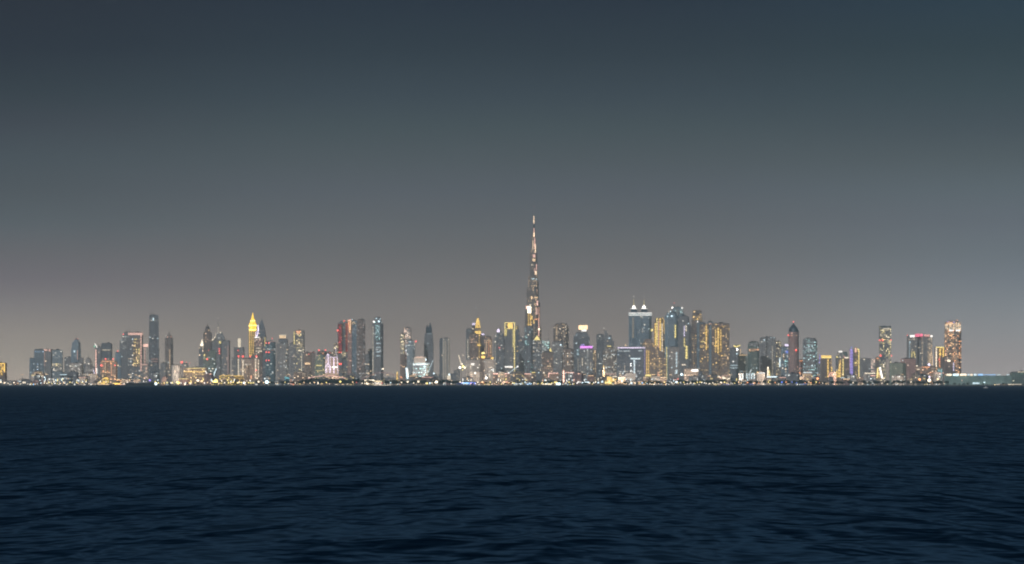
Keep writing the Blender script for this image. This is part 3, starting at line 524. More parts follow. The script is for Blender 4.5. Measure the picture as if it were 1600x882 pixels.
T('residential_tower', 631, 642, 513, 10900, P('brown', .2, 'salmon', 'warm', 1), 'taller pink-white lit tower with glowing rows of floors', cat='apartment tower', feats=[('bay', 631.4, 641.6, 537, 513.6, P('pale', .97, 'salmon', 'cream', 2.1, 5, 3.4)), ('bay', 631.4, 636, 554, 537.2, P('pale', .9, 'salmon', 'cool', 1.8, 5, 3.4))])
T('office_tower', 636, 648, 537, 10300, P('blue', .16, 'cool', 'cream', 1.1), 'dark blue stepped tower in front of the pink-white lit tower', cat='office tower', shape='notch', tiers=[(537.5, 1, 1), (533, .6, .6, .6)])
T('dark_tower', 663, 676.8, 519, 11000, P('dark', .04, 'cool', 'cool', .8), 'dark glass tower with an asymmetric pointed crown and no bright windows', cat='tower', roof=False, tiers=[(535, 1, 1), (521, 1, .9)], feats=[
    ('block', 665.5, 675, 521, 513, DARKG), ('pyr', 669.6, 674.6, 513, 504, DARKG), ('pyr', 665.4, 669.8, 513, 507.5, DARKG), ('beacon', 669.8, 519.8, 1, 'cream', .7), ('beacon', 673, 519.8, 1, 'cream', .7), ('bar', 668.5, 674.5, 521.8, 1, 'cool', .25)])
T('office_tower', 687, 692.8, 530.5, 11200, P('dark', .04), 'narrow dark slab pressed against the pale ribbed tower', cat='office tower')
T('ribbed_tower', 692, 702.5, 529.5, 10900, P('pale', .04, 'cool', 'cream', .8), 'pale grey tower with thin vertical white light ribs', cat='tower', feats=[('strip', x, 594, 533, .45, 'cream', .55) for x in (693, 696.3, 701.5)] + [('spire', 693.6, 531, 526, .5), ('sign', 699, 704, 594.5, 587, 'cream', .9)])
T('round_hall', 645, 671, 568.5, 9300, P('green', .35, 'cool', 'teal', 1.4, 5, 4.5), 'wide drum-shaped hall glowing pale green behind its glass front', cat='hall', shape='round', depth=.7, roof=False, feats=[
    ('crown', 568.4, 567.6, 1.03, 1.03, 'cool', .9), ('block', 647.5, 665, 568.4, 558, P('dark', .15, 'cool', 'cream', 1)), ('bar', 650, 661, 558.6, 1.2, 'salmon', .6), ('bay', 646, 668, 593, 570, P('navy', .9, 'teal', 'cool', 1.8, 4, 6)), ('beacon', 664.2, 562.2, 2.0, 'cool', 2.4), ('bar', 646, 670, 570, 1.3, 'cool', 1.1), ('spire', 655, 558, 556, .6)])
T('floodlit_slab', 633.8, 639.5, 575, 8900, plain('floodlit_concrete', (.4, .42, .4)), 'bright white floodlit vertical slab beside the round glass hall', cat='slab', depth=.6, roof=False, feats=[('slant', 635, 575, 637, 592, 2.2, 'cool', 1.5), ('slant', 636.5, 576, 637.6, 590, 1.4, 'white', 1.5)])
T('office_tower', 728.5, 737, 514.5, 11200, P('dark', .14, 'cream', 'cool', 1.3), 'dark slim tower with a column of pale windows and a white roof dot', cat='office tower', feats=[('strip', 731, 560, 529, 1.1, 'cream', .55), ('beacon', 732.6, 514, 1, 'white', 1.3)])
T('residential_tower', 733.5, 745, 522, 10700, P('brown', .28, 'warm', 'salmon', 1.2), 'brown tower clasped between the dark slim tower and the golden stepped one', cat='apartment tower', tiers=[(522, 1, 1)])
T('office_tower', 737.8, 743, 508.5, 11500, P('brown', .15), 'slim tower with a flat white cap behind the golden stepped tower', cat='office tower', feats=[('sign', 738, 742.5, 508.3, 505.2, 'lilac', 1.1)])
T('golden_stepped_tower', 741, 752, 522, 11000, P('brown', .18, 'gold', 'warm', 1.4), 'brown tower stepping up through golden-lit tiers to a gold pinnacle', cat='tower', roof=False, shape='notch', tiers=[(522, 1, 1), (513, .85, .8), (503, .66, .5), (497.5, .3, .12)], feats=[
    ('bar', 742, 751.3, 520, 4.5, 'gold', 1.1), ('bar', 742, 751, 539.6, 2.6, 'gold', 1.0), ('frame', [(743.4, 513), (744.7, 503), (746.8, 497.5), (748.6, 503), (750, 513)], 1.3, 'gold', 1.1), ('strip', 746.6, 513, 499, 2.4, 'gold', 1.0),
    ('strip', 744, 560, 522, .8, 'gold', .6), ('strip', 749, 560, 522, .8, 'gold', .6), ('bar', 741, 746.5, 560, 2.4, 'cream', 1.3), ('spire', 746.7, 498, 484, .5), ('beacon', 743.7, 481.7, .8, 'cool', .5)])
T('office_tower', 751, 758, 525, 11300, P('brown', .15, 'warm', 'warm', 1), 'brown tower with a flat white cap beside the golden pinnacle', cat='office tower', feats=[('sign', 752, 757, 524, 521.6, 'lilac', 1.1)])
T('arched_tower', 757, 768.5, 530, 10900, P('sand', .45, 'warm', 'orange', 1.4, 4.5, 4), 'sandy tower glowing orange behind its tall arched windows', cat='tower', shape='cham', tiers=[(530, 1, 1), (526.5, .85, .8)], feats=[('frame', [(760, 553), (760, 535), (762, 531.5), (765, 531.5), (767, 535), (767, 553)], .7, 'warm', .7), ('strip', 763.5, 557, 533, .8, 'orange', .5), ('sign', 766, 771, 562, 558.8, 'gold', 1.5)])
T('apartment_block', 750, 760, 556, 9900, P('brown', .3, 'warm', 'cool', 1.5), 'low block with two glowing yellow caps below the arched orange tower', cat='apartment block', feats=[('sign', 752.6, 757.4, 553.6, 550.5, 'yellow', 1.6), ('sign', 752.4, 757.8, 560, 556.6, 'gold', 1.6)])
T('apartment_block', 728, 750, 563, 9700, P('grey', .38, 'warm', 'cool', 1.5), 'wide low block sparkling with windows at the foot of the golden pinnacle tower', cat='apartment block', depth=.6, feats=[('sign', 736, 741, 571, 568, 'white', 1.1)])
T('apartment_block', 757.5, 772, 562, 9500, P('grey', .34, 'cool', 'warm', 1.4), 'low grey block sparkling with windows next to the yellow-capped block', cat='apartment block', depth=.6)
T('office_tower', 771.5, 790.5, 527, 10900, P('dark', .13, 'warm', 'cool', 1.1, cols=.08), 'broad dark tower with a small white pyramid of light and a side lamp', cat='office tower', shape='notch', tiers=[(529, 1, 1), (522, .75, .7), (519, .45, .35)], feats=[('pyr', 776, 781.5, 518.9, 513.5, light('lilac', 1.6)), ('spire', 781.8, 520, 503, .6), ('beacon', 774, 534.5, 1, 'cream', 1.3), ('strip', 774, 583, 536, .6, 'cream', .4), ('beacon', 780.3, 544, .9)])
T('outlined_tower', 789, 804.3, 513, 10600, P('dark', .06), 'dark tower wrapped in a tall yellow light frame with a glowing gold panel', cat='tower', roof=False, feats=[
    ('block', 791, 802, 513, 505.2, P('sand', .5, 'gold', 'gold', 1)), ('sign', 793.5, 801, 513, 505.5, 'gold', 1.15), ('frame', [(789, 525), (789, 504.6), (804, 504.6), (804, 584)], .9, 'yellow', 1.2), ('frame', [(791, 525), (791, 514), (802, 514), (802, 542)], .9, 'yellow', 1.0), ('bar', 788.5, 801, 573.6, 2.2, 'white', 1.2)])
T('crowned_tower', 804.5, 812, 517, 11300, P('dark', .1, 'gold', 'warm', 1.2), 'dark tower with a small golden crown beside the yellow light frame', cat='tower', tiers=[(517, 1, 1), (509.5, .75, .5)], feats=[('bay', 805.5, 810, 514.5, 509.5, P('sand', .9, 'gold', 'yellow', 1.6))])
T('office_tower', 812, 818.5, 528, 11000, P('dark', .15, 'cool', 'cream', 1.1), 'low dark tower with a white roof lamp near the golden crown', cat='office tower', feats=[('beacon', 816.2, 527.3, 1, 'white', 1.3), ('beacon', 814, 532, .7, 'warm', 1)])
T('screen_tower', 822, 831.5, 490, 12300, P('brown', .35, 'gold', 'warm', 1.5), 'slim tower with a blazing white-peach screen beside the supertall spire', cat='tower', roof=False, feats=[
    ('sign', 824.3, 829.8, 489.8, 479, 'cream', 3.0), ('sign', 822, 825, 483, 478.5, 'salmon', 2.0), ('strip', 825.5, 520, 491, .8, 'gold', 1.1), ('strip', 828.7, 520, 491, .8, 'gold', 1.1), ('sign', 828.5, 832, 500, 494, 'gold', .9)])
T('office_tower', 819.5, 832.5, 510.5, 11000, P('dark', .10, 'teal', 'cool', 1.2), 'dark blocky tower with teal windows at the foot of the supertall', cat='office tower', shape='notch', feats=[('bay', 820, 825, 541, 533, P('teal', .7, 'teal', 'cool', 1.1, 4, 4)), ('beacon', 825.5, 523.5, .9, 'cream', 1.2)])
T('pyramid_tower', 832.5, 846.5, 532, 10700, P('dark', .32, 'warm', 'cool', 1.4), 'tower under a glowing yellow-green pyramid roof', cat='tower', roof=False, feats=[('pyr', 834, 844.2, 532, 524.3, light('yellow', .9)), ('spire', 839, 526, 522, .5)])
T('bright_tower', 846.8, 859, 532.5, 11400, P('grey', .3, 'cool', 'cream', 1.3), 'tower with a blinding patch of pale windows on its upper half', cat='tower', roof=False, feats=[('bay', 847, 858.5, 548, 533, P('pale', .8, 'teal', 'white', 2.0, 5, 4.5)), ('spire', 857, 533, 514, .6)])
T('apartment_block', 847, 864, 551, 10400, P('brown', .26, 'warm', 'salmon', 1.2), 'brown block with a small gold dome lamp on its roof', cat='apartment block', feats=[('onion', 860, 549.5, 543.5, 2, 'yellow', 1), ('spire', 860, 552, 549, 4), ('bar', 855, 861, 572.6, 1.4, 'warm', .7)])
T('residential_tower', 865, 888.5, 510, 11300, P('brown', .20, 'warm', 'cream', 1.3, cols=.14), 'tall broad brown tower with lines of lit columns and a notched top', cat='apartment tower', shape='notch', tiers=[(510, 1, 1), (506.5, .8, .8)], feats=[('strip', 869.5, 522, 511, .9, 'warm', .5), ('strip', 884, 517, 508, 1, 'cream', .7), ('beacon', 875, 514.4, 1, 'cream', 1.1), ('strip', 881, 560, 518, .6, 'cream', .3)])
T('residential_tower', 862.5, 880.5, 535, 10600, P('grey', .14, 'cream', 'cool', 1.2, cols=.1), 'grey tower standing in front of the broad brown one', cat='apartment tower', shape='notch', feats=[('beacon', 876, 539.5, 1.2, 'cool', 1.5), ('bay', 875, 879, 552, 541, P('grey', .6, 'cool', 'cream', 1.3))])
T('apartment_block', 879.5, 896, 546, 10200, P('brown', .3, 'warm', 'cool', 1.3), 'brown block with scattered amber windows beside the gold sign tower', cat='apartment block', shape='cham')
T('sign_topped_tower', 896.5, 920.5, 530, 11000, P('dark', .10, 'cool', 'cream', 1.2), 'dark tapering tower carrying a large glowing orange sign', cat='tower', tiers=[(527, 1, 1), (520, 1, .72)], feats=[('sign', 904, 917.8, 515.5, 508.8, 'warm', 1.9), ('sign', 908.5, 916, 518.3, 515.7, 'white', 1.5), ('bay', 901, 907, 556, 545, P('teal', .5, 'cool', 'cool', 1)), ('strip', 903, 592, 560, .6, 'cream', .45)])
T('office_tower', 905.5, 926.5, 541, 10200, P('dark', .12, 'cream', 'cool', 1.1, cols=.05), 'dark office tower edged on top by a vivid magenta bar', cat='office tower', feats=[('bar', 906.5, 925.3, 542.8, 3.6, 'magenta', 1.1), ('sign', 907, 913, 541, 538.6, 'violet', .8), ('strip', 909.7, 572, 559, 1.1, 'cream', .6), ('strip', 922.8, 577, 566, .8, 'cream', .5)])
T('apartment_block', 926, 933, 548, 11400, P('brown', .25, 'warm', 'yellow', 1.4), 'slim brown block beside the magenta-topped tower', cat='apartment block', feats=[('strip', 929.4, 552, 547, 1.3, 'warm', 1.1), ('strip', 930.5, 582, 553, .8, 'warm', .5)])
T('office_tower', 932, 943.5, 523.5, 10900, P('dark', .14, 'cool', 'cream', 1.1), 'dark flat tower beside the hazy one with a peaked stepped roof', cat='office tower', rot=6, feats=[('strip', 934.7, 560, 552, .6, 'cream', .6)])
T('office_tower', 943, 959, 533, 11300, P('grey', .05), 'hazy tower with a peaked roof stepping down on one side', cat='office tower', roof=False, shape='box', tiers=[(533, 1, 1), (524, .8, .7, -1), (517, .4, .25, -4)], feats=[('beacon', 943.8, 513.2, .7, 'white', .9), ('spire', 943.8, 518, 513.5, .5), ('sign', 950, 953.5, 530, 528, 'cool', .5)])
T('residential_tower', 942.5, 964, 545, 10400, P('sand', .42, 'cream', 'cool', 1.2, 4.5, 4), 'pale building with rows of cream windows between the dark flat tower and the glass slab', cat='apartment tower', shape='notch', tiers=[(548, 1, 1), (543, .7, .6, -1)], feats=[('bar', 948, 955, 541.3, 1.6, 'yellow', .8), ('bar', 943, 962, 585, 1, 'salmon', .5), ('bar', 957, 964, 588.6, 1.6, 'cream', .9)])
T('glass_slab', 964.5, 1007.5, 543.3, 9700, P('navy', .10, 'cool', 'cream', 1.1), 'wide dark glass slab with a lavender roof line and white windows forming a cross', cat='office building', depth=.35, feats=[
    ('bar', 964.5, 1007.5, 543.8, 1.7, 'lilac', .9), ('strip', 1007, 585, 545, .9, 'violet', .35), ('strip', 990.8, 588, 562, 1.9, 'cool', .9), ('bar', 985, 1000, 560.9, 2.0, 'cool', .9), ('bar', 974, 984, 549, 1.4, 'cool', .4), ('bar', 997, 1003, 548.5, 1.4, 'cool', .4), ('bar', 966, 972, 549, 1.4, 'cool', .3),
    ('bay', 981, 999, 589, 566, P('navy', .45, 'cool', 'white', 2, 6, 6)), ('strip', 976, 582, 570, .8, 'cream', .4), ('bay', 967, 975, 589, 582, P('dark', .5, 'cool', 'cream', 1.6, 5, 5)), ('onion', 977.5, 543, 536.5, 1.6, 'warm', .6)])
for xa, xb, xm, D_, lab in ((982.5, 1000, 990.3, 11500, 'twin tower with a vertical gold line and a glowing white onion lantern'), (995.5, 1018, 1006.3, 11350, 'twin tower with speckled windows and a glowing white onion lantern with needle')):
    T('lantern_tower', xa, xb, 494, D_, P('blue', .06 if xa < 990 else .13, 'warm', 'cool', 1), lab, cat='tower', shape='cham', roof=False, group='twin lantern towers', depth=.55, tiers=[(494, 1, 1)], feats=[
        ('crown', 493.8, 488.8, 1.03, 1.03, 'cool', .30), ('bar', xa - .3 if xa < 990 else xa, xb + .3, 492.8, 1.3, 'white', .9), ('bar', xa - .3 if xa < 990 else xa, xb + .3, 489.6, 1.4, 'white', 1.0),
        ('block', xm - 4.6, xm + 5, 488.8, 483, DARKG), ('onion', xm, 483, 475.5, 3.4, 'white', 2.0), ('spire', xm, 477, 468.5, .9, ('yellow', .8)), ('beacon', xm, 463.6, .7 if xa < 990 else .4, 'white', .9)]
        + ([('strip', 989, 528, 496, .8, 'warm', .5)] if xa < 990 else [('bay', 1005.5, 1007.5, 509, 506, P('grey', .9, 'cream', 'white', 1.6)), ('sign', 1017, 1020, 518, 514.5, 'yellow', 1.1)]))
T('curved_building', 1007, 1041, 574, 10200, P('brown', .28, 'warm', 'gold', 1.2, cols=.05), 'brown building whose roof sweeps down in a quarter curve beside the gold ribs', cat='building', roof=False, ribs=0, depth=.5, tiers=[(574, 1, 1), (560, 1, .97, 0), (550, .97, .82, -2.5), (540, .82, .58, -6.5), (530, .58, .3, -11)], feats=[
    ('strip', 1010.2, 584, 547, 1.3, 'gold', .75), ('strip', 1013.2, 584, 547, 1.3, 'gold', .75), ('sign', 1008, 1016.5, 588.5, 585.6, 'yellow', 1.0)])
T('gold_ribbed_tower', 1022, 1038, 500, 11200, P('brown', .2, 'gold', 'warm', 1.3), 'tower striped with tall glowing gold ribs behind the curved brown building', cat='tower', shape='bow', roof=False, tiers=[(504, 1, 1), (497, .85, .75)], feats=[
    ('strip', 1023.6, 541, 505, 2.0, 'gold', 1.0), ('strip', 1026.2, 547, 497, 1.7, 'yellow', 1.05), ('strip', 1028.6, 548, 502, 1.0, 'salmon', .9), ('strip', 1031.2, 548, 497, 2.0, 'gold', 1.1), ('strip', 1034.2, 550, 505, 1.6, 'cream', .85), ('frame', [(1034.5, 497), (1037, 500), (1037.6, 522)], .8, 'gold', .75), ('strip', 1020.5, 535, 519, .8, 'cream', .4)])
T('office_tower', 1039, 1060, 491, 10900, P('blue', .06, 'warm', 'cool', 1), 'bluish tower with white roof lamps and one yellow vertical streak', cat='office tower', shape='cham', tiers=[(493, 1, 1), (489, .7, .7)], feats=[
    ('strip', 1041.2, 592, 542, 1.4, 'yellow', .75), ('strip', 1054.7, 528.5, 507.5, 1.9, 'yellow', 1.1), ('beacon', 1042.7, 495, 1.2, 'cool', 1.1), ('beacon', 1049.2, 494.6, 1.4, 'cool', 1.8), ('beacon', 1047.5, 487.6, 1.2, 'cool', 1.5), ('beacon', 1044, 490, .8, 'cool', .9), ('strip', 1044.6, 490, 484, .5, 'cream', .8)])
T('office_tower', 1048.5, 1069, 492, 11250, P('blue', .08, 'teal', 'cool', 1), 'taller bluish tower with a teal-lit crown ringed by white lamps', cat='office tower', shape='cham', tiers=[(490, 1, 1), (481, .8, .75)], feats=[
    ('bay', 1054, 1060, 492.5, 483, P('pale', .9, 'cool', 'teal', 1.2)), ('bay', 1061.5, 1066, 491, 484, P('pale', .9, 'cool', 'teal', 1.0)), ('beacon', 1050.7, 481.3, 1.6, 'white', 2.2), ('beacon', 1056.6, 480.8, 1.1, 'cool', 1.5), ('beacon', 1061, 480.8, .9, 'cool', 1.2), ('beacon', 1065.4, 481.5, 1.3, 'white', 1.6), ('spire', 1053.5, 482, 474, .6), ('beacon', 1053.5, 473.7, .7, 'red', 1)])
T('office_tower', 1060, 1079.5, 496, 10700, P('dark', .07, 'warm', 'cool', 1.1), 'dark tower carrying long broken white and gold vertical streaks', cat='office tower', shape='notch', tiers=[(508, 1, 1), (495, .85, .8, -1)], feats=[
    ('strip', 1068.8, 526, 509, 1.5, 'lilac', .85), ('strip', 1068.9, 542, 528, 1.5, 'yellow', .8), ('strip', 1071.5, 518, 508, 1.3, 'cream', 1), ('strip', 1072.2, 561, 540.5, 2.8, 'yellow', 1.1), ('beacon', 1075, 505.8, 1.1, 'cool', 1)])
T('office_tower', 1045, 1061, 543, 10200, P('grey', .08, 'cool', 'cream', 1.1), 'grey tower front with a dashed white vertical streak below the bluish tower', cat='office tower', feats=[('strip', 1056.8, 574, 550, 2.0, 'cool', .6), ('strip', 1056.8, 584, 577, 2.2, 'cool', .8), ('beacon', 1049.5, 574.6, .8, 'cool', 1)])
T('gold_crown_tower', 1080.5, 1098, 502, 11300, P('brown', .22, 'warm', 'gold', 1.2), 'brown tower with a golden crown and window tiers behind the blue glass one', cat='tower', tiers=[(510, 1, 1), (502, .95, .92), (490.5, .92, .76), (485, .74, .7)], roof=False, feats=[
    ('bay', 1083.5, 1095.5, 489.6, 486, P('sand', .9, 'gold', 'warm', 1.9, 6, 8)), ('bay', 1082, 1096, 500, 493, P('brown', .7, 'gold', 'warm', 1.5, 7, 9)), ('sign', 1088.8, 1090.3, 506, 502, 'white', 1.3), ('strip', 1083, 585, 530, .6, 'warm', .3)])
T('blue_tower', 1089, 1101.5, 504.5, 10950, P('blue', .08, 'cream', 'cool', 1), 'smooth blue glass tower beside the golden crown', cat='tower', rot=10)
T('residential_tower', 1093.5, 1107, 507, 10500, P('brown', .36, 'warm', 'gold', 1.5, 5, 5), 'brown tower with amber windows and one tall gold streak', cat='apartment tower', feats=[('strip', 1103.2, 547, 508.5, 1.8, 'gold', .85), ('strip', 1100, 520, 510, .7, 'warm', .5), ('bar', 1095, 1102, 534.5, 1.3, 'yellow', .6)])
T('blue_tower', 1105.5, 1113.5, 503.5, 10700, P('blue', .04, 'warm', 'cool', .8), 'narrow dark blue strip of a tower between two gold-streaked brown towers', cat='tower', feats=[('bay', 1107, 1112, 509, 505.5, P('brown', .8, 'warm', 'salmon', 1.1, 5, 6))])
T('residential_tower', 1112.5, 1139, 506, 10500, P('brown', .34, 'warm', 'gold', 1.4, 5.5, 5), 'broad brown tower with three long gold streaks and a lit roof rim', cat='apartment tower', shape='split', depth=.6, feats=[
    ('strip', 1117.4, 551, 514, 1.2, 'gold', .8), ('strip', 1121.6, 552, 512, 2.4, 'gold', .9), ('strip', 1126, 550, 514, 1.3, 'gold', .75), ('bay', 1121, 1133.5, 509.5, 506.5, P('brown', .85, 'warm', 'salmon', 1.5, 6, 8))])
T('apartment_block', 1069, 1091, 577, 9500, P('sand', .3, 'salmon', 'cream', 1.5), 'low pinkish block with a wide white rooftop sign', cat='apartment block', depth=.5, feats=[('sign', 1080, 1090.5, 580.8, 577.6, 'white', 1.5), ('sign', 1065, 1071, 571.3, 569.5, 'cream', .7), ('beacon', 1064.5, 585.5, 1.8, 'cool', 2.2)])
T('pavilion_row', 1106, 1141, 587.5, 9000, P('sand', .6, 'salmon', 'cream', 1.6, 5, 5), 'low pavilions with peach-lit eaves below the broad brown tower', cat='pavilion', depth=.3, feats=[('bar', 1106, 1117, 588, 1.4, 'orange', .5), ('bar', 1118, 1124, 589, 2.6, 'cream', 1.4), ('slant', 1128, 590, 1135, 593, 2.4, 'cream', 1.4), ('slant', 1135, 593, 1141, 591.5, 1.6, 'cream', 1.2), ('bar', 1128, 1139, 587, .8, 'salmon', .5)])
T('office_tower', 1139.5, 1150, 544.5, 10800, P('dark', .08, 'cool', 'cream', 1.1), 'dark tower beside the one with a tilted yellow roof bar', cat='office tower', feats=[('beacon', 1145.3, 565.3, 1.1, 'white', 1.6), ('bar', 1141, 1152, 571.3, .8, 'cool', .6), ('bar', 1140, 1153, 575.3, .8, 'cool', .6)])
T('office_tower', 1146, 1156, 543.5, 11200, P('grey', .08, 'cool', 'cream', 1.1), 'tower with a tilted yellow bar and a round white lamp on top', cat='office tower', roof=False, feats=[('slant', 1145.8, 540.5, 1149.5, 542.3, 1.5, 'yellow', 1.3), ('slant', 1149.5, 542.3, 1156.2, 540, 1.5, 'yellow', 1.3), ('block', 1147, 1155, 543.5, 539.2, P('dark', .1)), ('beacon', 1151, 546.5, 2.1, 'white', 2.4), ('beacon', 1150.8, 553, 1, 'cool', 1.3), ('strip', 1156.8, 553, 545, 1.4, 'warm', .6)])
T('office_tower', 1154, 1167.5, 554.5, 10600, P('green', .12, 'warm', 'cool', 1), 'lower greenish tower with a row of amber roof lights', cat='office tower', feats=[('bar', 1154.5, 1167, 555.2, 1.2, 'warm', .6)])
T('office_tower', 1169, 1186, 538, 10800, P('green', .10, 'cool', 'cream', .9), 'greenish tower with a dotted gold band below its top', cat='office tower', shape='cham', tiers=[(538, 1, 1), (535, .9, .9)], feats=[('bay', 1169.5, 1185.5, 549.3, 544.6, P('sand', .85, 'warm', 'orange', 1.6, 6, 5)), ('bay', 1170, 1184, 541, 536.5, P('grey', .4, 'cool', 'white', 1.4))])
T('office_tower', 1187.8, 1211, 527.5, 10900, P('grey', .06, 'cream', 'cool', 1, cols=.04), 'wide grey tower with faint vertical stripes beside the cream-topped tower', cat='office tower', shape='split', depth=.6, feats=[('beacon', 1193, 531.8, .8, 'cool', .9), ('strip', 1206.3, 590, 541, 1.5, 'cream', .28), ('beacon', 1209, 528, .7, 'cool', .8), ('beacon', 1204, 528, .7, 'cool', .8)])
T('office_tower', 1209.5, 1222, 537, 11200, P('sand', .35, 'cream', 'yellow', 1.3), 'sand-coloured tower with a cream-lit stepped crown', cat='office tower', tiers=[(540, 1, 1), (534.5, .75, .7)], feats=[('bay', 1212, 1220, 542, 535, P('sand', .9, 'cream', 'yellow', 1.7, 5, 4)), ('strip', 1217.9, 574, 559, 1.8, 'cool', 1.1)])
T('office_tower', 1221, 1232, 543, 10900, P('blue', .30, 'warm', 'cool', 1.5), 'blue tower with a white cap and amber and teal window patches', cat='office tower', feats=[('sign', 1226, 1232, 541.3, 538.2, 'lilac', 1.3), ('sign', 1227, 1231.5, 552, 548.5, 'blue', .6), ('bay', 1225.5, 1230, 575, 563, P('teal', .9, 'teal', 'cool', 1.5)), ('bay', 1222.5, 1227, 562, 553, P('brown', .8, 'warm', 'cream', 1.4))])
T('domed_tower', 1231.8, 1248.3, 519, 10800, P('pink', .07, 'salmon', 'warm', .8, cols=.03), 'pinkish round tower with a dark pointed dome and red beacons', cat='tower', shape='round', depth=1, roof=False, tiers=[(519, 1, 1)], feats=[
    ('crown', 519, 516.5, 1.0, .93, (.05, .09, .11), .4), ('spire', 1239.7, 508, 503.5, .8), ('beacon', 1239.7, 503.3, .9), ('beacon', 1230.8, 524.3, 1.2), ('beacon', 1243.1, 547.6, 1.3)])
dk = 10800 / F
dm = MB(); dm.lathe((1239.7 - 1240.05) * dk, 0, [(r * dk, Z(y, 10800) - GZ) for y, r in ((516.5, 7.7), (514, 6.9), (511.5, 5.2), (509, 3.0), (507, 1.3), (505.5, .3))], 16)
dm.build('pointed_dome', DARKG, [o for o in C.objects if o.name.startswith('domed_tower')][0])
T('rounded_tower', 1255, 1276, 532, 10300, P('dark', .36, 'teal', 'cool', 1.6, 5.5, 5), 'dark rounded tower sprinkled with pale cool windows', cat='tower', shape='cham', tiers=[(532, 1, 1), (529.5, .94, .85)], feats=[('bay', 1258, 1262, 551, 546.5, P('teal', .95, 'teal', 'white', 1.5)), ('bay', 1268, 1274, 549, 543.5, P('teal', .85, 'teal', 'white', 1.4)), ('beacon', 1256.5, 588.7, 1.3, 'cream', 1.4)])
T('apartment_block', 1248, 1256, 563.5, 10900, P('pink', .2, 'orange', 'salmon', 1.1), 'pinkish block with an orange roof line hugging the rounded dark tower', cat='apartment block', feats=[('bar', 1249, 1255, 564, 1.3, 'orange', .8), ('sign', 1248.5, 1250.6, 585, 582, 'orange', 1)])
T('apartment_block', 1276, 1284, 563, 10800, P('grey', .2, 'cool', 'violet', 1.1), 'grey block with a violet glowing mast', cat='apartment block', feats=[('strip', 1280.6, 562.5, 553.5, 1.5, 'violet', .6), ('spire', 1280.6, 564, 554, 1.6), ('beacon', 1276.6, 583.5, .9, 'cool', 1.2)])
T('gold_capped_tower', 1283, 1299, 560, 10500, P('brown', .08, 'warm', 'gold', 1), 'brown tower with a bright gold cap and one gold edge column', cat='tower', roof=False, feats=[('sign', 1282.6, 1298.4, 559.8, 555.8, 'gold', .95), ('bar', 1282.6, 1298.5, 559.3, 1.3, 'yellow', 1.2), ('strip', 1292.9, 590, 561, 2.0, 'gold', .95), ('strip', 1298.2, 574, 561, .8, 'warm', .5)])
VW = P('brown', .15, 'warm', 'gold', 1)
T('valley_building', 1297.5, 1315, 583, 10200, VW, 'building outlined in gold columns that dip in a V between two towers', cat='building', depth=.5, roof=False, tiers=[(583, 1, 1)], feats=[
    ('block', 1297.8, 1300.5, 583, 573, VW), ('block', 1310, 1314.8, 583, 561, VW)] + [('strip', x, 590, y, w, 'gold', .95) for x, y, w in ((1298.8, 573, 1.9), (1300, 577, .9), (1303, 580, 1.7), (1307, 578.5, 1.7), (1309.6, 576, 1.1), (1311, 568, 1.4), (1312.5, 562, 1.3))])
T('office_tower', 1306, 1316, 551, 11200, P('grey', .1, 'cream', 'warm', 1), 'grey tower with a white cap and a small yellow light behind the gold V', cat='office tower', tiers=[(556, 1, 1), (551, .7, .7, 1)], feats=[('sign', 1310.2, 1315.6, 551, 548.6, 'white', 1.3), ('beacon', 1307.5, 558.3, 1.2, 'yellow', 1.2)])
T('office_tower', 1315, 1326, 560, 10600, P('brown', .08, 'salmon', 'warm', 1), 'plain brown tower edged by a gold column with a pink-white cap', cat='office tower', roof=False, feats=[('strip', 1316.8, 594, 560, 1.6, 'yellow', .95), ('bar', 1318.5, 1325, 559.2, 1.8, 'cream', 1.2), ('slant', 1317.5, 556, 1319, 560, .9, 'pink', .9)])
T('office_tower', 1317.5, 1324, 551, 11500, P('green', .05), 'small green hazy tower top rising behind the plain brown tower', cat='office tower')
T('violet_tower', 1326.5, 1334, 546, 10600, P('grey', .2, 'cool', 'yellow', 1.1), 'slim tower washed from top to foot in violet light', cat='tower', roof=False, feats=[('strip', 1329.8, 588, 545.5, 4.3, 'violet', .65), ('beacon', 1330.5, 543, 1, 'blue', .7), ('strip', 1327.3, 575, 548, .7, 'salmon', .5)])
T('gold_edged_tower', 1333.5, 1342.5, 547, 10800, P('brown', .3, 'gold', 'yellow', 1.5, 5, 5), 'brown tower with a peach pinnacle and a gold line along its edge', cat='tower', roof=False, tiers=[(547, 1, 1), (543, .6, .5, -.8)], feats=[('frame', [(1341.4, 589), (1341.4, 547), (1338.8, 545.5)], 1.0, 'yellow', 1.2), ('strip', 1336.4, 551, 543, 2.4, 'salmon', 1), ('bar', 1334.2, 1339.2, 567.6, 1.3, 'yellow', .9), ('bar', 1335, 1339, 571.3, .9, 'gold', .6)])
T('apartment_block', 1344.5, 1362, 561, 10400, P('grey', .12, 'warm', 'cool', 1.1), 'hazy grey block with a white corner lamp next to the gold-edged tower', cat='apartment block', rot=5, feats=[('beacon', 1349.2, 562, 1, 'cream', 1.2)])
T('lit_slab', 1360.8, 1367, 561.5, 10200, P('pale', .95, 'cream', 'salmon', 1.7, 4.5, 3.5), 'narrow slab entirely lit in cream window rows', cat='building', roof=False)
T('apartment_block', 1367.5, 1374, 559.5, 10900, P('brown', .2, 'orange', 'warm', 1.1), 'brown hazy block with orange roof light beside the cream slab', cat='apartment block', feats=[('bar', 1369, 1373, 560.4, 1.8, 'orange', .8)])
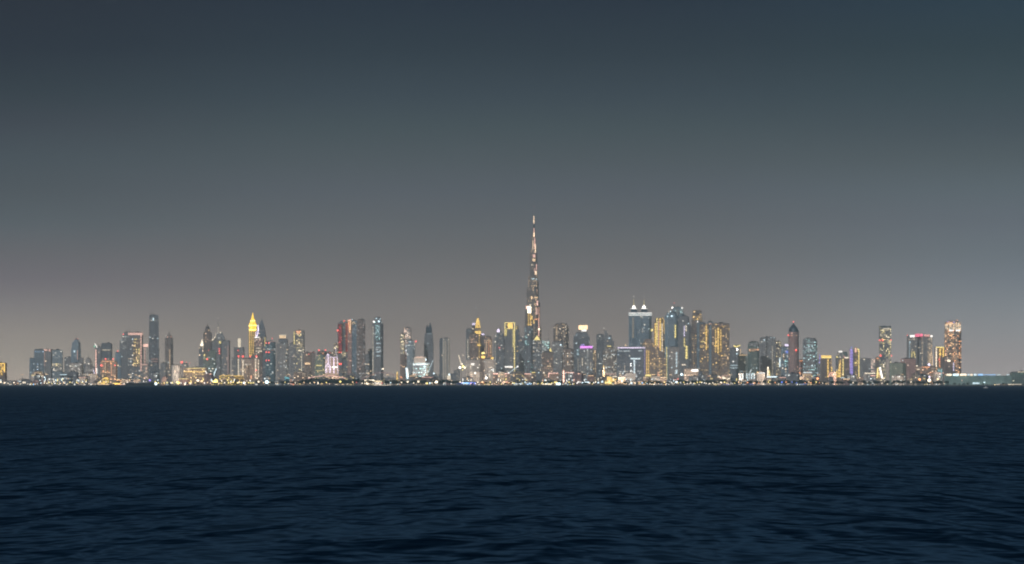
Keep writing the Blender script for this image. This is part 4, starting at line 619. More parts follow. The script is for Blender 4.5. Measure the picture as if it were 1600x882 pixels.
T('sail_building', 1369, 1380.5, 577, 9600, P('sand', .3, 'yellow', 'cream', 1.5), 'small building with slanting yellow and white floodlit fins', cat='building', roof=False, feats=[('slant', 1369.5, 591, 1371.2, 575, 1.2, 'yellow', 1.4), ('slant', 1377.7, 591, 1374, 574.5, 2.0, 'white', 2.0), ('slant', 1373, 591, 1371.4, 582, .9, 'gold', 1), ('sign', 1378, 1381.5, 592.5, 590.7, 'cream', 1.1)])
T('bright_tower', 1374.3, 1391.2, 511, 10700, P('dark', .62, 'cream', 'yellow', 1.9, 5, 4.2), 'tall tower blazing with dense white and yellow windows under a dark cap', cat='tower', rot=0, roof=True, feats=[
    ('beacon', 1373.5, 532.2, 1), ('beacon', 1378, 532, 1.3), ('beacon', 1391, 532, .9), ('beacon', 1374.6, 556, 1.2), ('beacon', 1376, 557, .8), ('beacon', 1392, 556, 1), ('bar', 1378, 1389, 514.3, 1.6, 'cream', .8), ('crown', 511, 509.8, 1.06, 1.06, (.07, .08, .09), .7)])
T('office_block', 1385, 1415.5, 568, 9500, P('green', .05, 'cream', 'cool', 1), 'broad grey-green block in front of the tower blazing with windows', cat='office block', depth=.5, shape='cham', feats=[('beacon', 1398.5, 576.5, .6, 'cream', .8), ('block', 1384, 1389, 600, 561, P('grey', .04))])
T('office_block', 1408, 1430.5, 561, 9800, P('pink', .06, 'cream', 'salmon', 1), 'purplish plain block overlapping the broad grey-green one', cat='office block', depth=.5, feats=[('beacon', 1409.8, 563.5, .7, 'cool', 1.2), ('beacon', 1414, 568, .5, 'cream', .8)])
T('pink_crowned_tower', 1418, 1455.5, 525, 10900, P('grey', .09, 'cream', 'warm', 1, cols=.1), 'wide ribbed tower with a rose-red glowing crown and white end lamps', cat='tower', depth=.5, shape='split', roof=False, tiers=[(525, 1, 1)], feats=[
    ('bar', 1420.5, 1427.5, 525.6, 3.2, 'white', 1.7), ('bar', 1452.5, 1455.5, 525.8, 2.8, 'white', 1.5), ('sign', 1428.5, 1434.5, 526.5, 522, 'rose', 1.0), ('sign', 1436.5, 1441, 526, 522, 'rose', 1.1), ('sign', 1443, 1451.5, 526.3, 523, 'pink', .8), ('beacon', 1417.6, 524, .7), ('spire', 1428, 525, 521.5, .6), ('spire', 1444, 525, 521, .6),
    ('slant', 1423.3, 560, 1423.6, 550, .8, 'yellow', .9), ('slant', 1428.6, 559, 1426.5, 549.5, .8, 'yellow', 1), ('strip', 1420, 560, 534, .8, 'cool', .5), ('frame', [(1451.5, 573), (1452.5, 557), (1454, 550), (1455.2, 557), (1455.4, 573)], .9, 'warm', .8), ('beacon', 1420.3, 535, .8, 'cool', 1.2), ('strip', 1449, 570, 548, .5, 'warm', .4)])
T('parking_block', 1431, 1462, 573, 9500, P('brown', .3, 'orange', 'cream', 1.5), 'low wide block with a violet-white floodlight and an orange light row', cat='building', depth=.4, feats=[('bar', 1440, 1452, 574, 1.3, 'orange', .9), ('beacon', 1451.7, 570.5, 2.1, 'lilac', 2.2), ('beacon', 1433, 572.5, 1.5, 'cream', 1.8), ('bar', 1432, 1436, 577.5, 1.2, 'cream', .8)])
T('gold_outlined_tower', 1461, 1474.5, 542.5, 10500, P('brown', .2, 'gold', 'orange', 1.3), 'short tower boldly outlined in yellow light beside the teal columns', cat='tower', roof=False, feats=[('strip', 1462, 574, 543.5, 1.6, 'cream', 1.5), ('bar', 1461.5, 1474, 543, 1.3, 'yellow', 1.3), ('strip', 1468, 556, 544, 2.6, 'gold', 1.2), ('strip', 1473, 561, 543, 1.8, 'gold', 1.4), ('strip', 1467.3, 574, 558, 1.2, 'orange', .9), ('beacon', 1466.6, 562.3, 1)])
T('speckled_tower', 1476, 1501.5, 515, 10800, P('sand', .75, 'warm', 'orange', 2.3, 5.5, 5), 'tall tower speckled with amber windows under a fluted golden crown', cat='tower', depth=.6, shape='notch', roof=False, tiers=[(516, 1, 1), (503.5, .96, .93)], feats=[
    ('strip', x, 515, y, .9, 'cream', .9) for x, y in ((1477.6, 507), (1479.6, 506), (1482.5, 504), (1485, 503.5), (1488, 504.5), (1490.6, 505), (1493, 503), (1496, 504), (1498, 503), (1500, 507))] + [
    ('bar', 1482, 1488.5, 516.8, 2.2, 'white', 1.6), ('bar', 1492.2, 1499, 516.8, 2.2, 'white', 1.6), ('beacon', 1481, 503.5, 1.2, 'violet', .9), ('beacon', 1489.5, 504.5, 1, 'blue', .6), ('beacon', 1495.5, 501.2, 1.3, 'orange', .9), ('block', 1483, 1497, 503.5, 501.5, P('brown', .4, 'lilac', 'salmon', 1.1))])
T('office_block', 1472, 1488.5, 560, 9900, P('brown', .14, 'salmon', 'cream', 1), 'dark brown stepped block in front of the amber-speckled tower', cat='office block', shape='notch', tiers=[(572, 1, 1), (559, .85, .8, -.5)], feats=[('sign', 1479, 1484, 565.5, 562.6, 'cream', 1.4), ('strip', 1488.8, 580, 566, 1.3, 'lilac', .9)])
T('teal_columned_block', 1464.5, 1472.3, 576, 9300, P('teal', .1), 'small block fronted by two teal glowing columns', cat='building', roof=False, feats=[('strip', 1466.6, 589.5, 576.5, 2.2, 'cyan', .35), ('strip', 1470.3, 589.5, 576.5, 2.2, 'cyan', .35)])
T('harbour_shed', 1476.5, 1580, 587.3, 8300, plain('shed_cladding', (.38, .52, .46), .8, var=.3, scale=.05), 'very long low green shed with a row of floodlights along its roof edge', cat='shed', depth=.10, ribs=6, roof=False, feats=
    [('bar', a, b, 585.9, h, c, s) for a, b, h, c, s in ((1478, 1486, 3, 'cream', 1.3), (1488, 1497, 3, 'cool', 1.3), (1499, 1509, 3, 'cream', 1.4), (1511, 1514, 2, 'cool', 1), (1515, 1518.5, 2.6, 'cream', 1.2), (1521, 1525, 2.4, 'cool', 1.2), (1527, 1535, 2.4, 'sky', 1), (1536, 1555, 1.3, 'sky', .8), (1557, 1562, 1.4, 'cool', .6), (1572, 1576, 1.5, 'cool', .6))]
    + [('sign', 1519, 1529, 600.5, 598.3, 'cool', .9), ('beacon', 1537.3, 598, 1.0, 'cool', 1.6), ('beacon', 1502.3, 594.5, .7, 'salmon', 1), ('spire', 1537, 600, 589, .6)])
T('container_block', 1578, 1612, 582.3, 8500, P('green', .12, 'green', 'cream', .6, 6, 5), 'taller green-lit block at the frame edge behind the long shed', cat='building', depth=.2, roof=True, feats=[('bar', 1590, 1600, 581.5, 1.2, 'cream', .6)])
# mosque with a gold minaret, golden dome hall, small golden minarets
T('minaret', 941.8, 944.8, 576, 9000, P('sand', .8, 'gold', 'gold', 1.4, 3, 5), 'slender golden minaret with balconies beside the lit mosque', cat='minaret', shape='round', depth=1, roof=False, tiers=[(581, 1.2, 1.1), (575, .8, .75)], feats=[('bar', 941.3, 945.2, 581.5, 1.0, 'gold', 1.1), ('crown', 575, 570.5, .9, .1, 'gold', 1.0), ('strip', 943.3, 592, 577, 1.6, 'gold', .9)])
MQ = T('mosque', 939, 965, 596.5, 8600, P('sand', .7, 'gold', 'yellow', 1.8, 4, 4), 'low mosque flooded in golden light at the water edge', cat='mosque', depth=.5, roof=False, feats=[('block', 948.5, 955.5, 596.5, 589, light('gold', .9)), ('dome', 957, 596.5, 592.5, 3, light('gold', .9)), ('dome', 944, 596.5, 593.5, 2.4, light('gold', 1)), ('bar', 940, 956, 598.2, 2, 'yellow', 1.2), ('bar', 958, 964, 593, 1.4, 'gold', .9)])
T('domed_hall', 1005, 1041, 591.5, 9300, P('brown', .5, 'gold', 'warm', 1.3, 4, 4), 'long low hall with a small orange onion dome in front of the curved building', cat='hall', depth=.4, roof=False, feats=[('onion', 1028.5, 591.5, 580.5, 3.0, 'orange', .55), ('bar', 1005, 1040, 590.3, 1.2, 'warm', .8)])
T('banquet_hall', 960, 975, 597, 8500, P('sand', .7, 'orange', 'warm', 1.6, 3, 3), 'low hall glowing orange beside the golden mosque', cat='hall', depth=.5, roof=False, feats=[('bar', 960.5, 974, 598.8, 2.2, 'warm', .7)])
T('minaret', 619, 622.3, 585, 8900, P('sand', .9, 'gold', 'yellow', 1.6, 3, 3), 'short stout golden minaret standing beside the orange kiosk', cat='minaret', shape='round', depth=1, roof=False, feats=[('strip', 620.6, 595, 585, 2.2, 'gold', .9), ('crown', 585, 581, .8, .1, 'gold', 1.2)])
T('kiosk', 624, 629.3, 590.5, 8800, P('sand', .9, 'orange', 'warm', 1.3, 3, 3), 'orange-lit kiosk with a shallow dome between the short minaret and the floodlit slab', cat='kiosk', roof=False, feats=[('dome', 626.6, 590.5, 588.3, 2.2, light('orange', .7))])
T('light_pillar', 879.2, 881.8, 578.5, 8500, P('sand', .9, 'warm', 'salmon', 1.5, 3, 3), 'tall glowing peach pillar standing alone at the waterfront', cat='pillar', roof=False, depth=1, feats=[('strip', 880.5, 597.5, 578.8, 2.0, 'salmon', 2.2)])
T('gate_building', 813, 835.5, 584.5, 9000, P('brown', .3, 'warm', 'cool', 1.5), 'low building under a folded peach roof line, by the pyramid roof tower', cat='building', depth=.5, roof=False, feats=[('frame', [(813.3, 592), (813.3, 584.5), (833, 584.5)], 1.2, 'salmon', 1.1), ('beacon', 834, 585, 1.6, 'warm', 1.6)])
T('gate_building', 857, 873, 583, 9100, P('brown', .3, 'warm', 'cool', 1.5), 'low building under a peach lit roof line beside the glowing pillar', cat='building', depth=.5, roof=False, feats=[('frame', [(857.3, 590), (857.3, 583.5), (872, 583.5)], 1.2, 'salmon', 1.1), ('beacon', 850, 583, 1.1, 'cream', 1.4)])
T('arcade', 770.5, 797, 584.8, 9000, P('brown', .4, 'warm', 'salmon', 1.5), 'long arcade with a peach light line below the yellow-framed tower', cat='building', depth=.4, roof=False, feats=[('bar', 770.5, 784, 584.4, 1.6, 'salmon', 1.3), ('bar', 785, 796.5, 584.4, 1.5, 'salmon', 1.2), ('beacon', 794.7, 583.3, 1.4, 'white', 2)])
T('fluted_block', 1154.5, 1161.5, 583.3, 9300, P('grey', .1), 'small block with a pair of tall pale green lights', cat='building', roof=False, feats=[('strip', x, 592.5, 583.3, 1.8, 'cool', .9) for x in (1156.2, 1160.2)])
T('fluted_block', 1165.5, 1179.5, 583.3, 9350, P('grey', .2, 'cool', 'teal', 1.3), 'wider block with four tall pale green lights beside the paired one', cat='building', depth=.5, roof=False, feats=[('strip', x, 592.5, 583.3, w, 'cool', .9) for x, w in ((1166.8, 1.4), (1170.3, 1), (1174, 1.6), (1178.2, 1.8))] + [('slant', 1170, 585, 1174, 577.5, .8, 'cool', .8)])
T('neon_kiosk', 1182.5, 1188, 581, 9300, P('brown', .5, 'gold', 'orange', 1.6), 'small block with gold squares and a white glow at its foot', cat='building', roof=False, feats=[('sign', 1182.5, 1184.2, 585, 581, 'gold', .8), ('sign', 1186, 1187.7, 585, 581, 'gold', .8), ('beacon', 1185, 591, 1.8, 'warm', 1.8), ('beacon', 1187, 588.5, 1.4, 'cream', 1.5)])
T('sculpture_tower', 1197.5, 1205, 588, 9200, P('sand', .5, 'yellow', 'cream', 1.6), 'building with a bright cream flame-shaped light on its front', cat='building', roof=False, feats=[('slant', 1199.2, 588, 1199.6, 573.5, 1.7, 'cream', 1.6), ('slant', 1202.5, 588, 1201, 579, 1.3, 'yellow', 1), ('bar', 1198, 1214, 589.2, 1.8, 'cool', 1.2)])

# ---- the supertall: three stepped wings round a core
def burj():
    D = 13600; k = D / F; cx = X(834.2, D)
    root = empty('supertall_tower', (cx, D, GZ), 'supertall stepped spire tower far above all others, lit peach along its tip', 'skyscraper', None, math.radians(14))
    z_ = lambda y: Z(y, D) - GZ
    m = P('brown', .14, 'warm', 'peach', 1.3, 4.5, 4.2, cols=.08)
    core = MB()
    def ngon(r, n=6, o=0): return [(r * math.cos(2 * math.pi * i / n + o), r * math.sin(2 * math.pi * i / n + o)) for i in range(n)]
    core.prism(ngon(17), -.5, z_(396)); core.prism(ngon(10), z_(396) + .02, z_(372)); core.prism(ngon(6), z_(372) + .02, z_(356), ngon(5))
    core.build('core', m, root)
    SOL = [(ngon(17), -.5, z_(396)), (ngon(10), z_(396), z_(372)), (ngon(6), z_(372), z_(350))]
    # steps: (y_top, reach) per wing, spiralling
    W3 = [[(545, 50), (500, 42), (462, 34), (425, 26), (397, 20), (378, 12)],
          [(560, 50), (512, 43), (473, 35), (440, 27), (409, 21), (385, 13)],
          [(530, 49), (487, 41), (450, 33), (432, 26), (390, 19), (368, 11)]]
    for w, st in enumerate(W3):
        a = math.radians(-90 + 120 * w); wm = MB(); z0 = -.5; ca, sa = math.cos(a), math.sin(a)
        for (y, r) in st:
            hw = 5 + r * .16
            pts = [(2, -hw), (r - hw * .6, -hw), (r, -hw * .45), (r, hw * .45), (r - hw * .6, hw), (2, hw)]
            pts = [(px * ca - py * sa, px * sa + py * ca) for px, py in pts]
            wm.prism(pts, z0, z_(y)); SOL.append((pts, z0, z_(y))); z0 = z_(y) + .02
        wm.build('wing', m, root)
    for ya, yb, w in ((358, 350, 8), (351, 338, 3.8)):
        b = MB(); b.prism(ngon(w * .6, 8), z_(ya), z_(yb), ngon(w * .45, 8), False); b.build('pinnacle', light('peach', 1.7) if ya == 351 else STEEL, root)
    b = MB(); b.bar((0, 0, z_(338)), (0, 0, z_(322.5)), 3.4, w2=.9); b.build('spire', PALE, root)
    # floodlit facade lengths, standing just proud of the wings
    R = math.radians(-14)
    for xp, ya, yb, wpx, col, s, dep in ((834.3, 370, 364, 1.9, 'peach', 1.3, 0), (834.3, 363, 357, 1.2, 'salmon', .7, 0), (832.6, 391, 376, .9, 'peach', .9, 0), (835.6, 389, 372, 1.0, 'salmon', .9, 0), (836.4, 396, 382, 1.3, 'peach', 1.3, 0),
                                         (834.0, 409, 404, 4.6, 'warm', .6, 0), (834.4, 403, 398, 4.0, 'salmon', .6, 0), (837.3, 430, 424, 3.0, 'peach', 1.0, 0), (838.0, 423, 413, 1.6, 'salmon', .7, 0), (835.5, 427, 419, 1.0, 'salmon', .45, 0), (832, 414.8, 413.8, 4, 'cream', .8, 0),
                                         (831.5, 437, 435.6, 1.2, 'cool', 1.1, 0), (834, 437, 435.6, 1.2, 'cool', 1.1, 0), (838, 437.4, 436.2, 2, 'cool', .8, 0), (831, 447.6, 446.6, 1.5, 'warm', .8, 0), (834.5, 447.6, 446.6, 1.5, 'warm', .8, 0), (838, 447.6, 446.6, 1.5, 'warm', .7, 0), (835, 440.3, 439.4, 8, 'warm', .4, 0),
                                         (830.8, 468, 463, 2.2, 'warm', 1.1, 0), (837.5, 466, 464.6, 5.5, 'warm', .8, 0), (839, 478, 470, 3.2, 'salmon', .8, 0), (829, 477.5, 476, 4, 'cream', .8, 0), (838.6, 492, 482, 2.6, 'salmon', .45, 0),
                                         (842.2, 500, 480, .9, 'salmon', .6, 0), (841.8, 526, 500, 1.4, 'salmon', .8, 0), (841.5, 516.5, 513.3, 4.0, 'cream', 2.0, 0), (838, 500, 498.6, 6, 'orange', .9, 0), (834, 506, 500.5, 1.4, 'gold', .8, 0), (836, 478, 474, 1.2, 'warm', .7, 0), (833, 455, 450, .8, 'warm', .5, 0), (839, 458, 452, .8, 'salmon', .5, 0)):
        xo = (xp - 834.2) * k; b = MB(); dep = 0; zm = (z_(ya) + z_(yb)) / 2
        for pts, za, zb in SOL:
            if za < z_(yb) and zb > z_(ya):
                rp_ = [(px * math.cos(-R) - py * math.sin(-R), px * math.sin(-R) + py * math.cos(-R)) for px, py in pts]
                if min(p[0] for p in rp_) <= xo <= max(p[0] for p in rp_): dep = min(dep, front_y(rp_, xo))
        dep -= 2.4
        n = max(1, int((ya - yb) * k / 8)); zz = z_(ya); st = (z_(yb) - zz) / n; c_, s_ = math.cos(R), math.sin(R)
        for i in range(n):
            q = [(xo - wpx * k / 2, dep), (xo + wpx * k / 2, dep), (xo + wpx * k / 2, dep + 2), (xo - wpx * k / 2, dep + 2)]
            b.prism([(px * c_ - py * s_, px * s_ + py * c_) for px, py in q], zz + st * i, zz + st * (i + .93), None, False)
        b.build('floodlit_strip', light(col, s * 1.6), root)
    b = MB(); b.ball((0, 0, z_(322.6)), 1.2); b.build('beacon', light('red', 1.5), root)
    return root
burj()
# ---------------------------------------------------------------- low waterfront buildings
STRETCH = [(0, 60, 'by the yellow lattice tower'), (60, 200, 'below the blue office towers'), (200, 330, 'beyond the dark barge'), (330, 470, 'below the golden-bulb tower'),
           (470, 580, 'around the arched canopy'), (580, 720, 'around the round glass hall'), (720, 800, 'below the golden stepped tower'), (800, 900, 'below the supertall spire'),
           (900, 1040, 'around the golden mosque'), (1040, 1145, 'below the gold-streaked towers'), (1145, 1260, 'near the domed tower'), (1260, 1345, 'below the gold V columns'), (1345, 1480, 'by the window-blazing tower'), (1480, 1700, 'along the long green shed')]
def where(x):
    for a, b, t in STRETCH:
        if a <= x < b: return t
    return STRETCH[0][2] if x < 0 else STRETCH[-1][2]
rb = random.Random(21)
def clash(a0, a1, b0, b1): return any(a0 < q[2] + 6 and a1 > q[1] - 6 and b0 < q[4] + 6 and b1 > q[3] - 6 for q in BOXES)
for i in range(len(BOXES)):
    for j in range(i + 1, len(BOXES)):
        p, q = BOXES[i], BOXES[j]
        if p[1] < q[2] and p[2] > q[1] and p[3] < q[4] and p[4] > q[3]: print('CLASH', p[0], '|', q[0])
LOWF = [P('brown', .35, 'warm', 'cream', 1.6, 5, 4), P('grey', .30, 'cream', 'cool', 1.5, 5, 4), P('sand', .4, 'yellow', 'warm', 1.7, 4, 4), P('dark', .3, 'warm', 'cool', 1.6, 5, 4), P('grey', .16, 'cool', 'cream', 1.4), P('pink', .25, 'salmon', 'warm', 1.4)]
KINDW = ['brown', 'grey', 'sand-coloured', 'dark', 'plain grey', 'pinkish']
tries = 0; made = 0
while made < 150 and tries < 2500:
    tries += 1
    x = rb.uniform(8, 1470) if rb.random() > .12 else rb.uniform(-20, 60); D = rb.uniform(8100, 9450); w = rb.uniform(6, 20)
    y = rb.uniform(589, 597) if rb.random() < .6 else rb.uniform(581, 590)
    if x < 50: y = rb.uniform(593.5, 598)
    if 950 < x < 970 and D < 8700: continue
    k = D / F; dp = w * k * .5
    if clash(X(x - w / 2, D), X(x + w / 2, D), D - dp, D + dp): continue
    ki = rb.randrange(6)
    fts = []
    if rb.random() < .3: fts.append(('bar', x - w * .45, x + w * .45, y + .8, rb.uniform(.6, 1.3), rb.choice(['warm', 'cream', 'yellow', 'salmon', 'cool']), rb.uniform(.5, 1.2)))
    if rb.random() < .12: fts.append(('beacon', x + rb.uniform(-.4, .4) * w, y - .6, .8, rb.choice(['red', 'white', 'cool']), 1.6))
    wh = where(x)
    T('waterfront_building', x - w / 2, x + w / 2, y, D, LOWF[ki], f'low {KINDW[ki]} waterfront building {wh}', depth=.8, shape=rb.choice(['box', 'box', 'cham', 'notch']), tiers=[(y + rb.uniform(0, 2.5), 1, 1), (y, rb.uniform(.5, .9), .9 * rb.uniform(.5, .9))] if rb.random() < .4 else None,
      cat='low building', group=f'low {KINDW[ki]} buildings {wh}', feats=fts)
    made += 1

# ---------------------------------------------------------------- distant hazy blocks at the far horizon
for i, (x, w, y) in enumerate(((18, 14, 597), (34, 5, 594.5), (130, 8, 571), (146, 8, 574), (246, 12, 578), (300, 14, 582), (608, 20, 591), (680, 14, 586), (709, 12, 585), (714, 9, 579), (925, 10, 585), (1143, 10, 566), (1163, 12, 572), (1228, 8, 570), (1400, 16, 586), (1445, 20, 582), (1356, 10, 575))):
    if y > 500: T('distant_block', x - w / 2, x + w / 2, y, 13000 + 90 * i, P('grey', .25, 'cream', 'warm', 1.1), f'pale hazy block {w} storeys wide seen far off {where(x)}' if False else f'pale hazy distant block {where(x)}', cat='building', group=f'pale distant blocks {where(x)}', depth=.6)

# ---------------------------------------------------------------- trees along the waterfront
LEAF = plain('dark_leaves', (.045, .075, .04), .8, var=.5, scale=.5); BARK = plain('bark', (.10, .075, .055), .9)
def make_tree(seed, palm=False):
    r = random.Random(seed)
    root = bpy.data.objects.new('palm_tree' if palm else 'shore_tree', None); C.objects.link(root)
    H = 9.0; t = MB()
    if palm:
        t.lathe(0, 0, [(.35, -.3), (.26, 4), (.22, 8.6)], 7); t.build('trunk', BARK, root)
        c = MB()
        for i in range(18):
            a = r.uniform(0, 6.28); droop = r.uniform(-.2, 1.0); L = r.uniform(3.0, 4.0); prev = Vector((0, 0, 8.5)); wd = .75
            for s in range(4):
                q = (s + 1) / 4; nx = Vector((math.cos(a) * L * q, math.sin(a) * L * q, 8.5 + 1.3 * math.sin(q * 2.2) * (1 - droop * .4) - droop * 2.2 * q * q))
                side = Vector((-math.sin(a), math.cos(a), -.3)) * wd * (1 - q * .6); s2 = side * .9
                c.face([prev - side, prev + side, nx + s2, nx - s2]); prev = nx
        c.build('crown', LEAF, root)
    else:
        t.lathe(0, 0, [(.55, -.3), (.38, 2), (.3, 4.2)], 7)
        lobes = [(r.uniform(-2.6, 2.6), r.uniform(-2.2, 2.2), r.uniform(4.2, 7.6), r.uniform(1.5, 2.5)) for _ in range(8)]
        for lx_, ly_, lz_, _r in lobes[:5]: t.bar((0, 0, 3.4), (lx_, ly_, lz_), .3, w2=.1)
        t.build('trunk', BARK, root)
        c = MB()
        for (a, b, z, rr_) in lobes:
            for _ in range(60):
                d = Vector((r.gauss(0, 1), r.gauss(0, 1), r.gauss(0, .8))).normalized() * rr_ * r.uniform(.45, 1.08)
                p = Vector((a, b, z)) + d; u = Vector((r.gauss(0, 1), r.gauss(0, 1), r.gauss(0, 1))).normalized(); v = u.cross(Vector((r.gauss(0, 1), r.gauss(0, 1), r.gauss(0, 1)))).normalized()
                s = r.uniform(.28, .6); c.face([p - u * s, p - v * s, p + u * s, p + v * s])
        c.build('crown', LEAF, root)
    return root
PROT = [make_tree(i) for i in range(5)] + [make_tree(9, True)]
used = set(); rt = random.Random(8)
def put_tree(x, D, h, kind):
    o = PROT[kind] if kind not in used else copy_tree(PROT[kind]); used.add(kind)
    o.location = (X(x, D), D, GZ); o.rotation_euler = (0, 0, rt.uniform(0, 6.28)); s = h / 9.0; o.scale = (s * rt.uniform(1.15, 1.8), s * rt.uniform(1, 1.5), s)
    sz_ = 'tall' if h > 12.5 else 'low' if h < 9 else 'mid-height'
    n_ = 'palm tree' if kind == 5 else 'rounded leafy tree'
    tag(o, f'{sz_} dark {n_} {where(x)}', 'palm' if kind == 5 else 'tree', f'{sz_} {n_}s {where(x)}')
DENS = [(0, 60, 5, 4, 7), (60, 195, 16, 4, 8), (240, 400, 24, 5, 9), (400, 475, 14, 8, 14), (475, 580, 32, 10, 17), (600, 720, 36, 9, 15), (720, 810, 14, 6, 11), (810, 930, 22, 6, 13), (965, 1060, 20, 7, 13), (1060, 1150, 20, 9, 17), (1150, 1280, 26, 9, 15), (1280, 1480, 36, 8, 14), (1480, 1600, 16, 3, 7)]
for a, b, n_, h0, h1 in DENS:
    for i in range(n_):
        x = a + (b - a) * (i + rt.uniform(.1, .9)) / n_; D = rt.uniform(7690, 7990)
        put_tree(x, D, rt.uniform(h0, h1), 5 if rt.random() < .16 else rt.randrange(5))

# ---------------------------------------------------------------- shore lamps
def make_lamp(col, s, r):
    root = bpy.data.objects.new('shore_lamp', None); C.objects.link(root)
    p = MB(); p.lathe(0, 0, [(.16, 0), (.10, 5)], 6); p.lathe(0, 0, [(.3, 0), (.3, .4), (.16, .5)], 6); p.build('pole', STEEL, root)
    h = MB(); h.ball((0, 0, 5 + r * .8), r, n=8, m=6); h.build('lamp_head', light(col, s), root)
    return root
LC = [('yellow', 2.6), ('cream', 2.6), ('white', 2.4), ('warm', 2.6), ('cool', 2.4), ('orange', 2), ('blue', 1.8), ('red', 1.8)]
LN = ['yellow', 'cream', 'white', 'amber', 'cool white', 'orange', 'blue', 'red']
LP_ = {}
def put_lamp(x, y, ci, scale=1.0, D=None):
    D = D or rt.uniform(7625, 7670)
    if ci not in LP_: LP_[ci] = o = make_lamp(LC[ci][0], LC[ci][1], 1.3)
    else: o = copy_tree(LP_[ci])
    zt = Z(y, D) - GZ; sz = max(.4, zt / 5.6)
    o.location = (X(x, D), D, GZ + (1.0 if D < 7600 else 0)); o.scale = (scale, scale, sz if scale < 1.2 else max(sz, scale * .8))
    tag(o, f'small {LN[ci]} pole lamp {where(x)}', 'lamp', f'{LN[ci]} shore lamps {where(x)}')
LD = [(0, 40, 12, (1, 1, 3)), (40, 200, 36, (0, 1, 2, 3, 4)), (240, 400, 34, (0, 0, 1, 0, 3, 2)), (400, 600, 30, (1, 0, 3, 7, 1)), (600, 720, 14, (1, 4, 2)), (720, 800, 26, (3, 1, 0, 5)), (800, 930, 42, (0, 1, 4, 2, 0)), (930, 1040, 32, (0, 1, 3, 4)), (1040, 1150, 34, (0, 1, 1, 0, 2)), (1150, 1300, 26, (1, 3, 0, 6, 5)), (1300, 1480, 9, (4, 1, 1))]
for a, b, n_, cs in LD:
    for i in range(n_):
        x = a + (b - a) * (i + rt.uniform(.05, .95)) / n_
        put_lamp(x, rt.uniform(597.6, 601), rt.choice(cs), (rt.uniform(.5, 1.1) if not 240 < x < 400 else rt.uniform(.8, 1.5)) * (1.9 if rt.random() < .14 else 1))
# upper lights among the trees
for i in range(60):
    x = rt.choice([rt.uniform(60, 400), rt.uniform(720, 1180)]); put_lamp(x, rt.uniform(593, 597.5), rt.choice((0, 1, 3, 4, 2)), rt.uniform(.5, .9), rt.uniform(8005, 8050))
for x, y, c in ((1131, 601.3, 6), (1135, 601.2, 6), (1138, 601.3, 6), (1172, 600.8, 6), (1176, 600.8, 6), (1256, 600.6, 6), (1260, 600.7, 6)): put_lamp(x, y, c, .9)

def floodlight(x, y, r, col, s, label, D=7650):
    k = D / F; root = empty('floodlight_mast', (X(x, D), D, GZ), label, 'floodlight'); z = Z(y, D) - GZ
    p = MB(); p.lathe(0, 0, [(.3, 0), (.18, max(.5, z - r * k * .6))], 6); p.build('pole', STEEL, root)
    h = MB(); h.ball((0, 0, z), r * k, n=10, m=7); h.build('lamp_head', light(col, s), root)
for a in ((243.5, 600, 1.9, 'cool', 3, 'large blue-white floodlight right behind the bow of the dark barge'), (278.5, 598.6, 1.8, 'yellow', 2.6, 'large yellow floodlight east of the dark barge'), (289, 600.6, 1.3, 'cream', 2.4, 'cream floodlight beside the large yellow one'),
          (381.3, 598.7, 1.6, 'white', 2.8, 'white floodlight east of the golden domed kiosk'), (416.8, 597.3, 2.5, 'cool', 3.2, 'brightest white floodlight below the golden-bulb tower'), (497, 599.6, 1.1, 'cream', 2, 'lone cream floodlight under the arched canopy'),
          (667, 599.2, 1.4, 'yellow', 2.3, 'yellow-cream floodlight in front of the round glass hall'), (671.5, 598.9, 1.2, 'cool', 2, 'pale floodlight close beside the yellow-cream one'), (682, 597.3, 2.0, 'cream', 2.6, 'tall bright floodlight between the round hall and the ribbed tower'),
          (986.5, 599, 1.3, 'cool', 2.2, 'cool floodlight below the wide glass slab'), (1003.5, 598.8, 1.1, 'sky', 2, 'bluish floodlight before the domed hall'), (1277.6, 591.8, 1.7, 'orange', 2.1, 'single round orange floodlight by the rounded dark tower'),
          (1437, 593.2, 1.9, 'orange', 2, 'orange floodlight west of the tall violet-white one'), (1452, 594.5, 2.4, 'cream', 2.8, 'big cream floodlight below the rose-crowned tower'), (1452.3, 589.5, 1.3, 'lilac', 1.6, 'violet floodlight directly above the big cream one'), (1465.5, 592.6, 1.6, 'warm', 2, 'amber floodlight below the teal columns'),
          (759.8, 591, 1.9, 'white', 2.6, 'bright white floodlight west of the peach-lined arcade'), (598.3, 576.8, 1.1, 'cream', 2.2, 'tall mast lamp rising above the red arch'), (69.5, 590, .9, 'cool', 2, 'small cool floodlight at the foot of the blue slab tower'),
          (52.5, 601, 1.0, 'sky', 1.6, 'small bluish floodlight near the first blue office block'), (1057, 597.5, 1.6, 'cool', 2.2, 'wide cool floodlight below the streaked dark tower'), (702, 585.5, 1.3, 'cool', 2, 'cool floodlight at the foot of the ribbed tower'), (742.5, 583.3, 1.4, 'white', 2.2, 'white floodlight at the construction site by the gold pinnacle tower'), (678, 583.8, 1.2, 'cool', 2, 'cool floodlight behind the second crane')):
    floodlight(*a[:5], a[5].replace('east of', 'beyond').replace('west of', 'beside'), D=7650 if a[1] > 596 else 8060)

